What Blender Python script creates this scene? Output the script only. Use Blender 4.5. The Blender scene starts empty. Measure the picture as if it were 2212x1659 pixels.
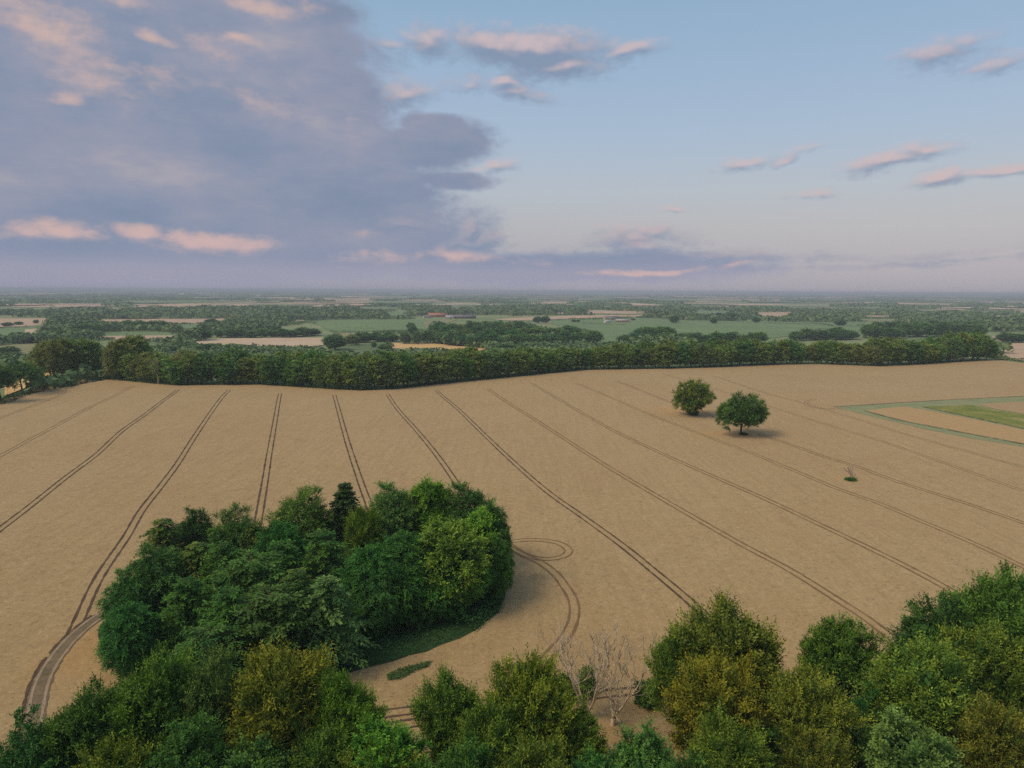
import bpy, math, random
import numpy as np
from mathutils import Vector, Matrix
from mathutils.geometry import delaunay_2d_cdt
R = math.radians
sc = bpy.context.scene
COL = sc.collection

# ------------------------------------------------------------------ camera
CAM_H = 65.0
PITCH = R(7.75)
ROLL = R(0.31)
F = 683.0                      # focal length in pixels of a 1024 wide frame
cam_data = bpy.data.cameras.new('camera')
cam_data.sensor_width = 36.0
cam_data.lens = 36.0 * F / 1024.0
cam_data.clip_start = 1.0
cam_data.clip_end = 90000.0
cam = bpy.data.objects.new('camera', cam_data)
COL.objects.link(cam)
cam.matrix_world = Matrix.Translation((0, 0, CAM_H)) @ Matrix.Rotation(math.pi / 2 - PITCH, 4, 'X') @ Matrix.Rotation(ROLL, 4, 'Z')
sc.camera = cam
CAMROT = np.array(cam.matrix_world.to_3x3())


def ray(u, v):
    """direction through point (u, v) of the survey picture (2212 x 1659 units)"""
    s = 1024.0 / 2212.0
    d = CAMROT @ np.array([u * s - 512.0, 384.0 - v * s, -F])
    return d / np.linalg.norm(d)


def azel(u, v):
    d = ray(u, v)
    return math.degrees(math.atan2(d[0], d[1])), math.degrees(math.asin(d[2]))


def srgb(r, g, b, a=1.0):
    f = lambda c: ((c / 255.0) / 12.92) if c / 255.0 <= 0.04045 else (((c / 255.0) + 0.055) / 1.055) ** 2.4
    return (f(r), f(g), f(b), a)


# ------------------------------------------------------------------ world
SUN_EL, SUN_AZ = 50.0, 246.0     # degrees; azimuth clockwise from +Y, to the left of the view
world = bpy.data.worlds.new('World')
sc.world = world
world.use_nodes = True


class NT:
    def __init__(s, tree): s.t = tree
    def n(s, typ, **kw):
        nd = s.t.nodes.new(typ)
        for k, v in kw.items(): setattr(nd, k, v)
        return nd
    def put(s, sock, v):
        if v is None: return
        if isinstance(v, (int, float)) and sock.type in ('RGBA',): v = (v, v, v, 1)
        if isinstance(v, (int, float)) and sock.type == 'VECTOR': v = (v, v, v)
        if isinstance(v, (int, float, tuple, list)): sock.default_value = v
        else: s.t.links.new(v, sock)
    def m(s, op, a, b=None, c=None, clamp=False):
        nd = s.n('ShaderNodeMath', operation=op, use_clamp=clamp)
        for i, v in enumerate((a, b, c)): s.put(nd.inputs[i], v)
        return nd.outputs[0]
    def vm(s, op, a, b=None, c=None, sc_=None):
        nd = s.n('ShaderNodeVectorMath', operation=op)
        s.put(nd.inputs[0], a); s.put(nd.inputs[1], b); s.put(nd.inputs[2], c)
        if sc_ is not None: s.put(nd.inputs['Scale'], sc_)
        return nd.outputs['Value'] if op in ('LENGTH', 'DOT_PRODUCT') else nd.outputs['Vector']
    def mix(s, f, a, b, blend='MIX'):
        nd = s.n('ShaderNodeMix', data_type='RGBA', blend_type=blend)
        s.put(nd.inputs[0], f); s.put(nd.inputs[6], a); s.put(nd.inputs[7], b)
        return nd.outputs[2]
    def step(s, x, lo, hi, a=0.0, b=1.0):
        nd = s.n('ShaderNodeMapRange', interpolation_type='SMOOTHSTEP')
        s.put(nd.inputs['Value'], x); s.put(nd.inputs['From Min'], lo); s.put(nd.inputs['From Max'], hi)
        s.put(nd.inputs['To Min'], a); s.put(nd.inputs['To Max'], b)
        return nd.outputs[0]
    def noise(s, vec, scale, detail=4.0, rough=0.55, out='Fac', dist=0.0):
        nd = s.n('ShaderNodeTexNoise')
        s.put(nd.inputs['Vector'], vec); s.put(nd.inputs['Scale'], scale)
        s.put(nd.inputs['Detail'], detail); s.put(nd.inputs['Roughness'], rough); s.put(nd.inputs['Distortion'], dist)
        return nd.outputs[out]
    def ramp(s, x, stops, interp='LINEAR'):
        nd = s.n('ShaderNodeValToRGB'); cr = nd.color_ramp; cr.interpolation = interp
        while len(cr.elements) < len(stops): cr.elements.new(0.5)
        for e, (p, c) in zip(cr.elements, stops): e.position = p; e.color = c
        s.put(nd.inputs[0], x)
        return nd.outputs[0]
    def xyz(s, x, y, z):
        nd = s.n('ShaderNodeCombineXYZ')
        for i, v in enumerate((x, y, z)): s.put(nd.inputs[i], v)
        return nd.outputs[0]


def vnoise(x, y, seed):
    """smooth value noise on numpy arrays, 0..1"""
    xi = np.floor(x).astype(np.int64); yi = np.floor(y).astype(np.int64)
    fx = x - xi; fy = y - yi
    fx = fx * fx * fx * (fx * (fx * 6 - 15) + 10); fy = fy * fy * fy * (fy * (fy * 6 - 15) + 10)
    def h(a, b):
        n = (a * 374761393 + b * 668265263 + seed * 974634777) & 0xffffffff
        n = ((n ^ (n >> 13)) * 1274126177) & 0xffffffff
        return ((n ^ (n >> 16)) & 0xffff) / 65535.0
    return (h(xi, yi) * (1 - fx) + h(xi + 1, yi) * fx) * (1 - fy) + (h(xi, yi + 1) * (1 - fx) + h(xi + 1, yi + 1) * fx) * fy


def fbm(x, y, seed, octaves=4, rough=0.55):
    t = 0.0; a = 1.0; n = 0.0
    for k in range(octaves):
        c, s_ = math.cos(0.6 * k), math.sin(0.6 * k)
        t = t + a * vnoise((x * c - y * s_) * 2 ** k + 17.3 * k, (x * s_ + y * c) * 2 ** k + 9.1 * k, seed + k); n += a; a *= rough
    return t / n


DEGU = 1024 / 2212 / F * 180 / math.pi


def cloud_density(az, el, puffs, warp, ns, amp, stretch, seed):
    """elliptic puffs (u, v, ru, rv, rotation, weight) over bearing and height, broken up by fractal noise"""
    x = az * ns; y = el * ns * stretch
    ax = az + warp * (fbm(x * 0.6, y * 0.6, seed + 50, 4) - 0.5)
    ay = el + warp / stretch * (fbm(x * 0.6 + 31, y * 0.6 + 7, seed + 60, 4) - 0.5)
    d = np.full(az.shape, -1.5)
    for (u, v, ru, rv, rot, w) in puffs:
        a, e = azel(u, v)
        c, s_ = math.cos(R(rot)), math.sin(R(rot))
        dx = ax - a; dy = ay - e
        r = np.sqrt(((dx * c + dy * s_) / (ru * DEGU)) ** 2 + ((-dx * s_ + dy * c) / (rv * DEGU)) ** 2)
        d = np.maximum(d, np.maximum(1 - r, -1.5) * w)
    return d + amp * (fbm(x, y, seed, 5) - 0.5)


# big bank on the left; (u, v, radius u, radius v, rotation, weight) in survey units
BANK = [
    (60, 330, 800, 300, 0, 1.6), (520, 330, 460, 190, -12, 1.5), (330, 190, 520, 120, -10, 1.2),
    (700, 300, 300, 150, -14, 1.2), (880, 315, 190, 70, 6, 1.1), (950, 385, 130, 26, 0, 1.0),
    (920, 268, 90, 36, -8, 1.3), (985, 300, 60, 26, 0, 1.2), (500, 480, 560, 110, 0, 1.3), (780, 478, 170, 30, 0, 0.9),
    (200, 545, 800, 85, 0, 1.4), (640, 560, 500, 60, 0, 1.3), (1180, 575, 520, 42, 0, 1.0),
    (-100, 120, 420, 210, 0, 1.3), (400, 25, 380, 75, -6, 1.15), (620, 110, 260, 55, -24, 1.0),
    (240, 20, 300, 60, 0, .7), (600, 12, 190, 50, 0, 0.8), (700, 180, 240, 70, -25, 1.0),
]
SMALL = [
    (1170, 104, 230, 48, -3, 1.5), (1060, 92, 110, 34, -4, 1.2), (1230, 135, 150, 38, 0, 1.2), (1350, 112, 100, 26, 6, 1.1), (920, 92, 80, 36, -6, 0.9), (840, 98, 70, 16, 4, .7),
    (890, 208, 80, 40, 8, 1.0), (1010, 178, 95, 36, 4, 0.75), (1120, 200, 80, 26, -8, 1.0), (1090, 175, 50, 20, 0, .9),
    (1085, 362, 60, 14, 6, 0.75), (1610, 354, 66, 20, 8, 1.0), (1680, 348, 50, 15, 12, 0.85), (1740, 325, 60, 9, 6, 0.5),
    (1925, 344, 110, 26, 8, 1.1), (2005, 318, 70, 16, -6, 0.8), (2050, 388, 66, 20, 4, 1.05), (2190, 365, 90, 16, 6, 0.85), (2110, 378, 60, 10, 8, .7),
    (1740, 418, 70, 14, 0, 0.75), (2030, 116, 78, 26, 10, 0.8), (2150, 135, 60, 20, 6, 0.5), (1465, 448, 30, 9, 0, 0.65),
    (1015, 500, 30, 40, 0, 1.5), (1030, 522, 100, 24, 0, 1.4), (985, 515, 30, 20, 0, 1.2), (1380, 515, 150, 30, 2, 1.1), (1430, 498, 56, 20, 0, 1.0), (1293, 491, 28, 10, 0, 0.8),
    (910, 450, 50, 14, -4, 0.6), (880, 490, 90, 20, 0, 0.9), (1500, 545, 380, 14, 0, 0.75), (1720, 549, 300, 8, 0, 0.6), (1990, 548, 120, 9, 0, .65), (2080, 540, 150, 10, 0, 0.6), (2150, 560, 180, 7, 0, 0.5),
    (1900, 572, 260, 6, 0, 0.45),
]
GLOW = [  # thicker puffs of the bank that catch the low sun
    (455, 524, 130, 28, 2, 1.35), (390, 520, 60, 24, 0, 1.1), (290, 506, 56, 22, -8, 1.25), (140, 506, 80, 24, 0, 1.15), (105, 485, 26, 14, 0, .9), (20, 512, 50, 12, 0, 0.6),
    (90, 85, 190, 70, -28, 0.95), (30, 40, 120, 60, 0, 0.8), (350, 90, 70, 16, -8, 1.3), (515, 92, 60, 14, -6, 1.0), (480, 120, 130, 40, -10, .7), (560, 6, 150, 26, -4, 0.9), (300, 8, 80, 24, 0, .9),
    (125, 220, 46, 18, 12, 0.7), (200, 130, 120, 40, -10, .55), (890, 205, 60, 24, 0, 0.9), (790, 500, 40, 10, 0, 0.5), (1400, 580, 150, 9, 0, 1.0), (1600, 575, 50, 10, 6, 0.9), (1370, 512, 60, 14, 0, 1.0), (960, 560, 200, 14, 0, .5),
    (500, 195, 200, 40, 0, 0.5),
]


def clear_sky(g, D):
    """colour of the cloudless evening sky for a direction D"""
    sep = g.n('ShaderNodeSeparateXYZ'); g.put(sep.inputs[0], D)
    X, Y, Z = sep.outputs
    az = g.m('MULTIPLY', g.m('ARCTAN2', X, Y), 180 / math.pi)
    el = g.m('MULTIPLY', g.m('ARCSINE', Z), 180 / math.pi)
    sky = g.n('ShaderNodeTexSky', sky_type='NISHITA', sun_disc=False)
    sky.sun_elevation = R(SUN_EL); sky.sun_rotation = R(SUN_AZ)
    sky.air_density = 1.2; sky.dust_density = 1.5; sky.ozone_density = 1.5
    g.put(sky.inputs[0], D) if len(sky.inputs) else None
    nish = g.mix(1.0, sky.outputs[0], (0.13, 0.13, 0.13, 1), 'MULTIPLY')
    e01 = g.m('DIVIDE', el, 90.0)
    clear = g.ramp(e01, [
        (0.0, srgb(166, 162, 180)), (0.022, srgb(176, 170, 184)), (0.055, srgb(186, 184, 188)), (0.085, srgb(184, 190, 198)),
        (0.135, srgb(170, 188, 208)), (0.18, srgb(160, 183, 208)), (0.24, srgb(146, 176, 202)), (0.4, srgb(132, 158, 190)), (1.0, srgb(142, 158, 182))])
    side = g.step(az, -40.0, 40.0)
    low = g.step(el, 11.0, 1.0)
    clear = g.mix(g.m('MULTIPLY', g.m('MULTIPLY', side, low), 0.35), clear, srgb(190, 183, 178))
    clear = g.mix(g.m('MULTIPLY', g.m('MULTIPLY', g.m('SUBTRACT', 1.0, side), low), 0.45), clear, srgb(146, 152, 172))
    base = g.mix(0.1, clear, nish)
    saz, sel = R(SUN_AZ), R(SUN_EL)      # after-glow on the sun's side, behind the camera
    sd = (math.sin(saz) * math.cos(sel), math.cos(saz) * math.cos(sel), math.sin(sel))
    glow = g.m('POWER', g.m('MAXIMUM', g.vm('DOT_PRODUCT', D, sd), 0.0), 5.0)
    # unseen low sky behind the camera, dimmed to darken the trees' near sides
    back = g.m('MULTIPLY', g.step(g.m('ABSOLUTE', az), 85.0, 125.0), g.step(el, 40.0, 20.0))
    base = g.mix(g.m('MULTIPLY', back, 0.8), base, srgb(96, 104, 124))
    return g.mix(glow, base, (1.25, 0.98, 0.68, 1)), el, az


def build_world():
    nt = world.node_tree
    nt.nodes.clear()
    g = NT(nt)
    tc = g.n('ShaderNodeTexCoord')
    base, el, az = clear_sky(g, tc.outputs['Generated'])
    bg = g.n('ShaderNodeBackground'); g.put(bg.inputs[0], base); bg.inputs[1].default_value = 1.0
    out = g.n('ShaderNodeOutputWorld'); nt.links.new(bg.outputs[0], out.inputs[0])


build_world()


def sky_backdrop():
    """the cloudy quarter of the sky, a shell 60 km away"""
    azs = np.concatenate([np.arange(-80, -41, 0.6), np.arange(-41, 41, 0.11), np.arange(41, 80.1, 0.6)])
    els = np.concatenate([np.arange(-0.8, 8, 0.1), np.arange(8, 25, 0.13), np.arange(25, 50.1, 0.8)])
    A, E = np.meshgrid(azs, els)
    RAD = 60000.0
    a, e = np.radians(A), np.radians(E)
    V = np.stack([np.sin(a) * np.cos(e), np.cos(a) * np.cos(e), np.sin(e)], -1).reshape(-1, 3) * RAD
    V[:, 2] += CAM_H
    n, m = len(els), len(azs)
    idx = np.arange(n * m).reshape(n, m)
    Q = np.stack([idx[:-1, :-1], idx[1:, :-1], idx[1:, 1:], idx[:-1, 1:]], -1).reshape(-1, 4)
    me = bpy.data.meshes.new('sky')
    me.vertices.add(len(V)); me.vertices.foreach_set('co', V.astype(np.float32).ravel())
    me.loops.add(Q.size); me.loops.foreach_set('vertex_index', Q.astype(np.int32).ravel())
    me.polygons.add(len(Q)); me.polygons.foreach_set('loop_start', np.arange(0, Q.size, 4, dtype=np.int32))
    me.update(calc_edges=True)
    for nm, arr in (('bank', cloud_density(A, E, BANK, 5.0, 0.11, 0.9, 1.6, 3)),
                    ('small', cloud_density(A, E, SMALL, 2.4, 0.32, 0.85, 1.9, 11)),
                    ('small_up', cloud_density(A - 0.2, E + 0.45, SMALL, 2.4, 0.32, 0.85, 1.9, 11)),
                    ('glow', cloud_density(A, E, GLOW, 3.4, 0.26, 1.3, 1.8, 23)),
                    ('glow_up', cloud_density(A, E + 0.8, GLOW, 3.4, 0.26, 1.3, 1.8, 23))):
        at = me.attributes.new(nm, 'FLOAT', 'POINT'); at.data.foreach_set('value', arr.astype(np.float32).ravel())
    mat = bpy.data.materials.new('evening_sky'); mat.use_nodes = True
    nt = mat.node_tree; nt.nodes.clear(); g = NT(nt)
    geo = g.n('ShaderNodeNewGeometry')
    D = g.vm('NORMALIZE', g.vm('SUBTRACT', geo.outputs['Position'], (0, 0, CAM_H)))
    base, el, az = clear_sky(g, D)
    P = g.xyz(az, el, 0.0)
    att = {}
    for nm in ('bank', 'small', 'small_up', 'glow', 'glow_up'):
        att[nm] = g.n('ShaderNodeAttribute', attribute_name=nm).outputs['Fac']
    fine = g.m('SUBTRACT', g.noise(g.vm('MULTIPLY', P, (1.0, 1.9, 1.0)), 1.1, 5.0, 0.62), 0.5)
    Db = g.m('ADD', att['bank'], g.m('MULTIPLY', fine, 0.38))
    Ds = g.m('ADD', att['small'], g.m('MULTIPLY', fine, 1.1))
    Dg = g.m('ADD', att['glow'], g.m('MULTIPLY', fine, 1.0))
    mott = g.noise(g.vm('MULTIPLY', P, (1.0, 2.4, 1.0)), 0.085, 6.0, 0.58)
    bcol = g.ramp(mott, [(0.3, srgb(122, 138, 164)), (0.45, srgb(133, 145, 169)), (0.58, srgb(148, 152, 172)), (0.7, srgb(168, 164, 174))])
    bcol = g.mix(g.step(el, 5.5, 2.6, 0.0, 0.6), bcol, srgb(136, 147, 172))
    bcol = g.mix(g.step(el, 2.8, 1.2, 0.0, 0.85), bcol, srgb(160, 158, 177))
    bcol = g.mix(g.step(Db, 0.5, 0.05, 0.0, 0.3), bcol, srgb(150, 162, 186))
    pk = g.m('MULTIPLY', g.step(Dg, -0.1, 1.15), g.step(g.m('SUBTRACT', att['glow'], att['glow_up']), -0.5, 0.3, 0.45, 1.0))
    bcol = g.mix(g.m('MULTIPLY', pk, 0.74), bcol, srgb(218, 184, 170))
    a_b = g.step(Db, -0.08, 0.40)
    c = g.mix(g.m('MULTIPLY', a_b, 0.96), base, bcol)
    lit = g.step(g.m('ADD', g.m('SUBTRACT', att['small'], att['small_up']), g.m('MULTIPLY', fine, 0.35)), -0.2, 0.55)
    lit = g.m('MULTIPLY', lit, g.m('SUBTRACT', 1.0, g.m('MULTIPLY', a_b, 0.65)))
    scol = g.mix(lit, srgb(128, 143, 168), srgb(206, 184, 184))
    scol = g.mix(g.step(el, 6.5, 3.0, 0.0, 0.6), scol, srgb(136, 149, 172))
    a_s = g.step(Ds, -0.12, 1.0)
    c = g.mix(g.m('MULTIPLY', a_s, 0.82), c, scol)
    c = g.mix(g.m('MULTIPLY', g.m('MULTIPLY', pk, 0.6), g.step(el, 5.0, 3.2)), c, srgb(208, 178, 180))
    em = g.n('ShaderNodeEmission'); g.put(em.inputs[0], c)
    out = g.n('ShaderNodeOutputMaterial'); nt.links.new(em.outputs[0], out.inputs[0])
    mat.cycles.emission_sampling = 'NONE'
    me.materials.append(mat)
    o = bpy.data.objects.new('sky', me); COL.objects.link(o); o['kind'] = 'structure'


sky_backdrop()

# ------------------------------------------------------------------ sun
sun_data = bpy.data.lights.new('sun', 'SUN')
sun_data.energy = 1.9
sun_data.angle = R(24)
sun_data.color = (1.0, 0.80, 0.60)
sun = bpy.data.objects.new('sun', sun_data)
COL.objects.link(sun)
_s = Vector((math.sin(R(SUN_AZ)) * math.cos(R(SUN_EL)), math.cos(R(SUN_AZ)) * math.cos(R(SUN_EL)), math.sin(R(SUN_EL))))
sun.rotation_euler = _s.to_track_quat('Z', 'Y').to_euler()
sun.location = (0, 0, 200)

sc.view_settings.view_transform = 'Standard'
sc.view_settings.look = 'None'
sc.view_settings.exposure = 0.0
sc.view_settings.gamma = 1.0
sc.view_settings.use_curve_mapping = False
sc.render.engine = 'CYCLES'
sc.cycles.use_denoising = False
sc.cycles.max_bounces = 6
sc.cycles.diffuse_bounces = 3
sc.cycles.glossy_bounces = 1
sc.cycles.transmission_bounces = 3
sc.cycles.volume_bounces = 0
sc.cycles.transparent_max_bounces = 4

# ------------------------------------------------------------------ helpers: tagging, meshes
rng = np.random.default_rng(7)


def tag(o, label=None, cat=None, group=None, kind=None):
    if label: o['label'] = label
    if cat: o['category'] = cat
    if group: o['group'] = group
    if kind: o['kind'] = kind
    return o


def make_mesh(name, V, Q, mat, col=None, attrs=None, smooth=False):
    """mesh data from arrays: vertices, equal-sized faces, optional vertex colours"""
    V = np.asarray(V, np.float32); Q = np.asarray(Q, np.int32)
    me = bpy.data.meshes.new(name)
    me.vertices.add(len(V)); me.vertices.foreach_set('co', V.ravel())
    me.loops.add(Q.size); me.loops.foreach_set('vertex_index', Q.ravel())
    me.polygons.add(len(Q)); me.polygons.foreach_set('loop_start', np.arange(0, Q.size, Q.shape[1], dtype=np.int32))
    me.update(calc_edges=True)
    if smooth: me.polygons.foreach_set('use_smooth', np.ones(len(Q), dtype=bool))
    if col is not None:
        c = np.ones((len(V), 4), np.float32); c[:, :3] = np.clip(col, 0, 1)
        at = me.attributes.new('leafcol', 'FLOAT_COLOR', 'POINT'); at.data.foreach_set('color', c.ravel())
    for k, a in (attrs or {}).items():
        at = me.attributes.new(k, 'FLOAT', 'POINT'); at.data.foreach_set('value', np.asarray(a, np.float32).ravel())
    for m_ in (mat if isinstance(mat, (list, tuple)) else [mat]): me.materials.append(m_)
    return me


def link(name, data, parent=None, loc=None, rz=0.0, scale=None):
    o = bpy.data.objects.new(name, data); COL.objects.link(o)
    if parent is not None: o.parent = parent
    if loc is not None: o.location = loc
    o.rotation_euler = (0, 0, rz)
    if scale is not None: o.scale = scale
    return o


def norm(v): return v / np.maximum(np.linalg.norm(v, axis=-1, keepdims=True), 1e-9)


# ------------------------------------------------------------------ lie of the land
BELT_BASE = [(-200, 905), (0, 862), (70, 840), (130, 822), (170, 817), (240, 822), (320, 830), (385, 835), (440, 834), (560, 833), (700, 842), (780, 846),
             (850, 843), (960, 831), (1060, 821), (1180, 809), (1260, 801), (1450, 798), (1560, 795), (1660, 790), (1760, 788), (1900, 793),
             (1990, 789), (2060, 784), (2160, 779), (2300, 790), (2600, 800)]


def _flat(u, v, z=0.0):
    d = ray(u, v); t = (z - CAM_H) / d[2]
    return d[0] * t, d[1] * t


_bb = sorted(_flat(u, v) for u, v in BELT_BASE)
_bx = np.array([p[0] for p in _bb]); _by = np.array([p[1] for p in _bb])
VALLEY = -22.0


def sstep(x): x = np.clip(x, 0, 1); return x * x * (3 - 2 * x)


def height(x, y):
    x = np.asarray(x, float); y = np.asarray(y, float)
    und = 0.9 * np.sin(x / 61.0 + 0.6) * np.sin(y / 74.0) + 0.6 * np.sin(x / 37.0 - y / 48.0 + 2)
    d = y - np.interp(x, _bx, _by)
    drop = sstep((d - 22) / 300.0)
    fade = sstep((y - 95) / 60.0) * (1 - sstep((d + 70) / 60.0))
    r = np.hypot(x, y)
    rel = 3.0 * np.sin(x / 260.0 + 1.2) * np.sin(y / 310.0 + .5) + 1.6 * np.sin(x / 140.0 + y / 190.0)
    far = 26.0 * sstep((r - 9000) / 9000.0) * (0.5 + 0.5 * np.sin(x / 2900.0 + 0.8) * np.sin(y / 4100.0)) + 14 * sstep((r - 14000) / 9000.0)
    return und * fade + drop * VALLEY + rel * sstep((d - 250) / 400.0) + far


def hit(u, v, off=0.0):
    """where the line of sight through survey point (u, v) meets the land"""
    d = ray(u, v)
    f = lambda t: CAM_H + d[2] * t - float(height(d[0] * t, d[1] * t)) - off
    a = 40.0; b = a
    while f(b) > 0 and b < 40000:
        a = b; b *= 1.04
    for _ in range(40):
        c = 0.5 * (a + b)
        if f(c) > 0: a = c
        else: b = c
    return np.array([d[0] * b, d[1] * b, CAM_H + d[2] * b])


def hits(pts, off=0.0): return [hit(u, v, off) for u, v in pts]


# ------------------------------------------------------------------ materials
def new_mat(name):
    m = bpy.data.materials.new(name); m.use_nodes = True
    nt = m.node_tree; nt.nodes.clear(); g = NT(nt)
    bs = g.n('ShaderNodeBsdfPrincipled'); out = g.n('ShaderNodeOutputMaterial')
    nt.links.new(bs.outputs[0], out.inputs[0])
    bs.inputs['Roughness'].default_value = 0.9
    bs.inputs['Specular IOR Level'].default_value = 0.15
    return m, g, bs, out


def pos(g): return g.n('ShaderNodeNewGeometry').outputs['Position']


def soil_mat(name, stops, s1, s2, sheen=0.0, bump=0.0, bscale=2.0, rowdir=None):
    """ground cover: colour ramp over two scales of noise"""
    m, g, bs, out = new_mat(name)
    P = pos(g)
    n1 = g.noise(P, s1, 4, 0.6); n2 = g.noise(P, s2, 6, 0.75)
    x = g.m('ADD', g.m('MULTIPLY', n1, 0.45), g.m('MULTIPLY', n2, 0.55))
    g.put(bs.inputs['Base Color'], g.ramp(x, stops))
    if bump:
        b = g.n('ShaderNodeBump'); g.put(b.inputs['Height'], g.noise(P, bscale, 5, 0.7)); b.inputs['Distance'].default_value = bump
        b.inputs['Strength'].default_value = 1.0
        m.node_tree.links.new(b.outputs[0], bs.inputs['Normal'])
    if sheen:
        bs.inputs['Sheen Weight'].default_value = sheen; bs.inputs['Sheen Roughness'].default_value = 0.5
        bs.inputs['Sheen Tint'].default_value = (1.0, 0.86, 0.7, 1)
    return m


def wheat_mat(name, base, dark, light, gold):
    m, g, bs, out = new_mat(name)
    P = pos(g)
    big = g.noise(P, 0.012, 4, 0.6); mid = g.noise(P, 0.16, 4, 0.65); fine = g.noise(P, 1.3, 5, 0.8)
    ears = g.noise(P, 4.5, 3, 0.8)
    coarse = g.noise(P, 0.5, 5, 0.85)
    x = g.m('ADD', g.m('MULTIPLY', coarse, 0.3), g.m('ADD', g.m('MULTIPLY', fine, 0.45), g.m('MULTIPLY', ears, 0.25)))
    c = g.ramp(x, [(0.38, dark), (0.47, base), (0.52, base), (0.60, light)])
    c = g.mix(g.step(big, 0.4, 0.68, 0.0, 0.22), c, (0.78, 0.64, 0.5, 1), 'MULTIPLY')
    c = g.mix(g.step(mid, 0.42, 0.68, 0.0, 0.18), c, (0.74, 0.66, 0.56, 1), 'MULTIPLY')
    # drilling direction: faint streaks across the field
    rot = g.n('ShaderNodeMapping', vector_type='POINT'); g.put(rot.inputs[0], P)
    rot.inputs['Rotation'].default_value = (0, 0, R(-8)); rot.inputs['Scale'].default_value = (0.55, 0.03, 0.0)
    st = g.noise(rot.outputs[0], 1.0, 3, 0.6)
    c = g.mix(g.step(st, 0.42, 0.66, 0.0, 0.26), c, (0.72, 0.64, 0.52, 1), 'MULTIPLY')
    at = g.n('ShaderNodeAttribute', attribute_name='gold').outputs['Fac']
    gm = g.m('MULTIPLY', at, g.step(fine, 0.35, 0.6, 0.5, 1.0))
    c = g.mix(gm, c, gold)
    g.put(bs.inputs['Base Color'], c)
    b = g.n('ShaderNodeBump'); g.put(b.inputs['Height'], x); b.inputs['Distance'].default_value = 0.5; b.inputs['Strength'].default_value = 0.9
    m.node_tree.links.new(b.outputs[0], bs.inputs['Normal'])
    bs.inputs['Sheen Weight'].default_value = 0.25; bs.inputs['Sheen Roughness'].default_value = 0.5
    bs.inputs['Sheen Tint'].default_value = (1.0, 0.85, 0.7, 1)
    return m


def leaf_mat(name, trans=0.14):
    m, g, bs, out = new_mat(name)
    at = g.n('ShaderNodeAttribute', attribute_name='leafcol').outputs['Color']
    oi = g.n('ShaderNodeObjectInfo')
    c = g.mix(1.0, g.mix(1.0, at, (1.34, 1.42, 0.95, 1), 'MULTIPLY'), oi.outputs['Color'], 'MULTIPLY')
    hs = g.n('ShaderNodeHueSaturation')
    g.put(hs.inputs['Hue'], g.m('ADD', 0.49, g.m('MULTIPLY', oi.outputs['Random'], 0.02)))
    g.put(hs.inputs['Value'], g.m('ADD', 0.88, g.m('MULTIPLY', oi.outputs['Random'], 0.24)))
    g.put(hs.inputs['Color'], c)
    g.put(bs.inputs['Base Color'], hs.outputs[0])
    bs.inputs['Roughness'].default_value = 0.7; bs.inputs['Specular IOR Level'].default_value = 0.2
    tr = g.n('ShaderNodeBsdfTranslucent'); g.put(tr.inputs[0], hs.outputs[0])
    mx = g.n('ShaderNodeMixShader'); mx.inputs[0].default_value = trans
    m.node_tree.links.new(bs.outputs[0], mx.inputs[1]); m.node_tree.links.new(tr.outputs[0], mx.inputs[2])
    m.node_tree.links.new(mx.outputs[0], out.inputs[0])
    return m


M = {}
M['leaf'] = leaf_mat('foliage')
M['ground'] = soil_mat('rough_grassland', [(0.3, (0.10, 0.16, 0.065, 1)), (0.5, (0.18, 0.25, 0.11, 1)), (0.64, (0.34, 0.30, 0.17, 1))], 0.004, 0.08)
M['wheat'] = wheat_mat('ripe_wheat', (0.378, 0.276, 0.124, 1), (0.14, 0.093, 0.04, 1), (0.51, 0.39, 0.205, 1), (0.50, 0.29, 0.08, 1))
M['wheat2'] = soil_mat('far_ripe_crop', [(0.3, (0.34, 0.24, 0.15, 1)), (0.6, (0.50, 0.37, 0.25, 1))], 0.01, 0.12, 0.2)
M['wheat3'] = soil_mat('pale_stubble', [(0.3, (0.40, 0.31, 0.2, 1)), (0.6, (0.55, 0.44, 0.30, 1))], 0.01, 0.12, 0.2)
M['yellow'] = soil_mat('golden_stubble', [(0.3, (0.5, 0.34, 0.14, 1)), (0.6, (0.62, 0.44, 0.2, 1))], 0.01, 0.3)
M['pasture'] = soil_mat('green_pasture', [(0.3, (0.10, 0.18, 0.075, 1)), (0.6, (0.165, 0.25, 0.11, 1))], 0.008, 0.08)
M['pasture2'] = soil_mat('dry_pasture', [(0.3, (0.14, 0.17, 0.075, 1)), (0.6, (0.27, 0.27, 0.14, 1))], 0.01, 0.1)
M['scrub'] = soil_mat('scrubby_pasture', [(0.3, (0.055, 0.095, 0.045, 1)), (0.52, (0.13, 0.19, 0.08, 1)), (0.68, (0.26, 0.27, 0.13, 1))], 0.012, 0.07)
M['margin'] = soil_mat('grass_margin', [(0.3, (0.15, 0.20, 0.095, 1)), (0.6, (0.29, 0.31, 0.17, 1))], 0.12, 0.8, 0, 0.3)
M['lucerne'] = soil_mat('bright_cover_crop', [(0.38, (0.10, 0.16, 0.03, 1)), (0.5, (0.19, 0.22, 0.05, 1)), (0.6, (0.33, 0.29, 0.11, 1))], 0.08, 0.9, 0, 0.3)
M['rut'] = soil_mat('bare_wheel_rut', [(0.3, (0.055, 0.038, 0.026, 1)), (0.55, (0.10, 0.07, 0.045, 1)), (0.72, (0.24, 0.17, 0.11, 1))], 0.2, 1.5)  # bare soil, its colour darkened for the shade in the crop gaps
M['rut_faint'] = soil_mat('brushed_crop', [(0.3, (0.13, 0.085, 0.045, 1)), (0.55, (0.20, 0.135, 0.07, 1)), (0.72, (0.32, 0.22, 0.11, 1))], 0.2, 1.2)
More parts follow.
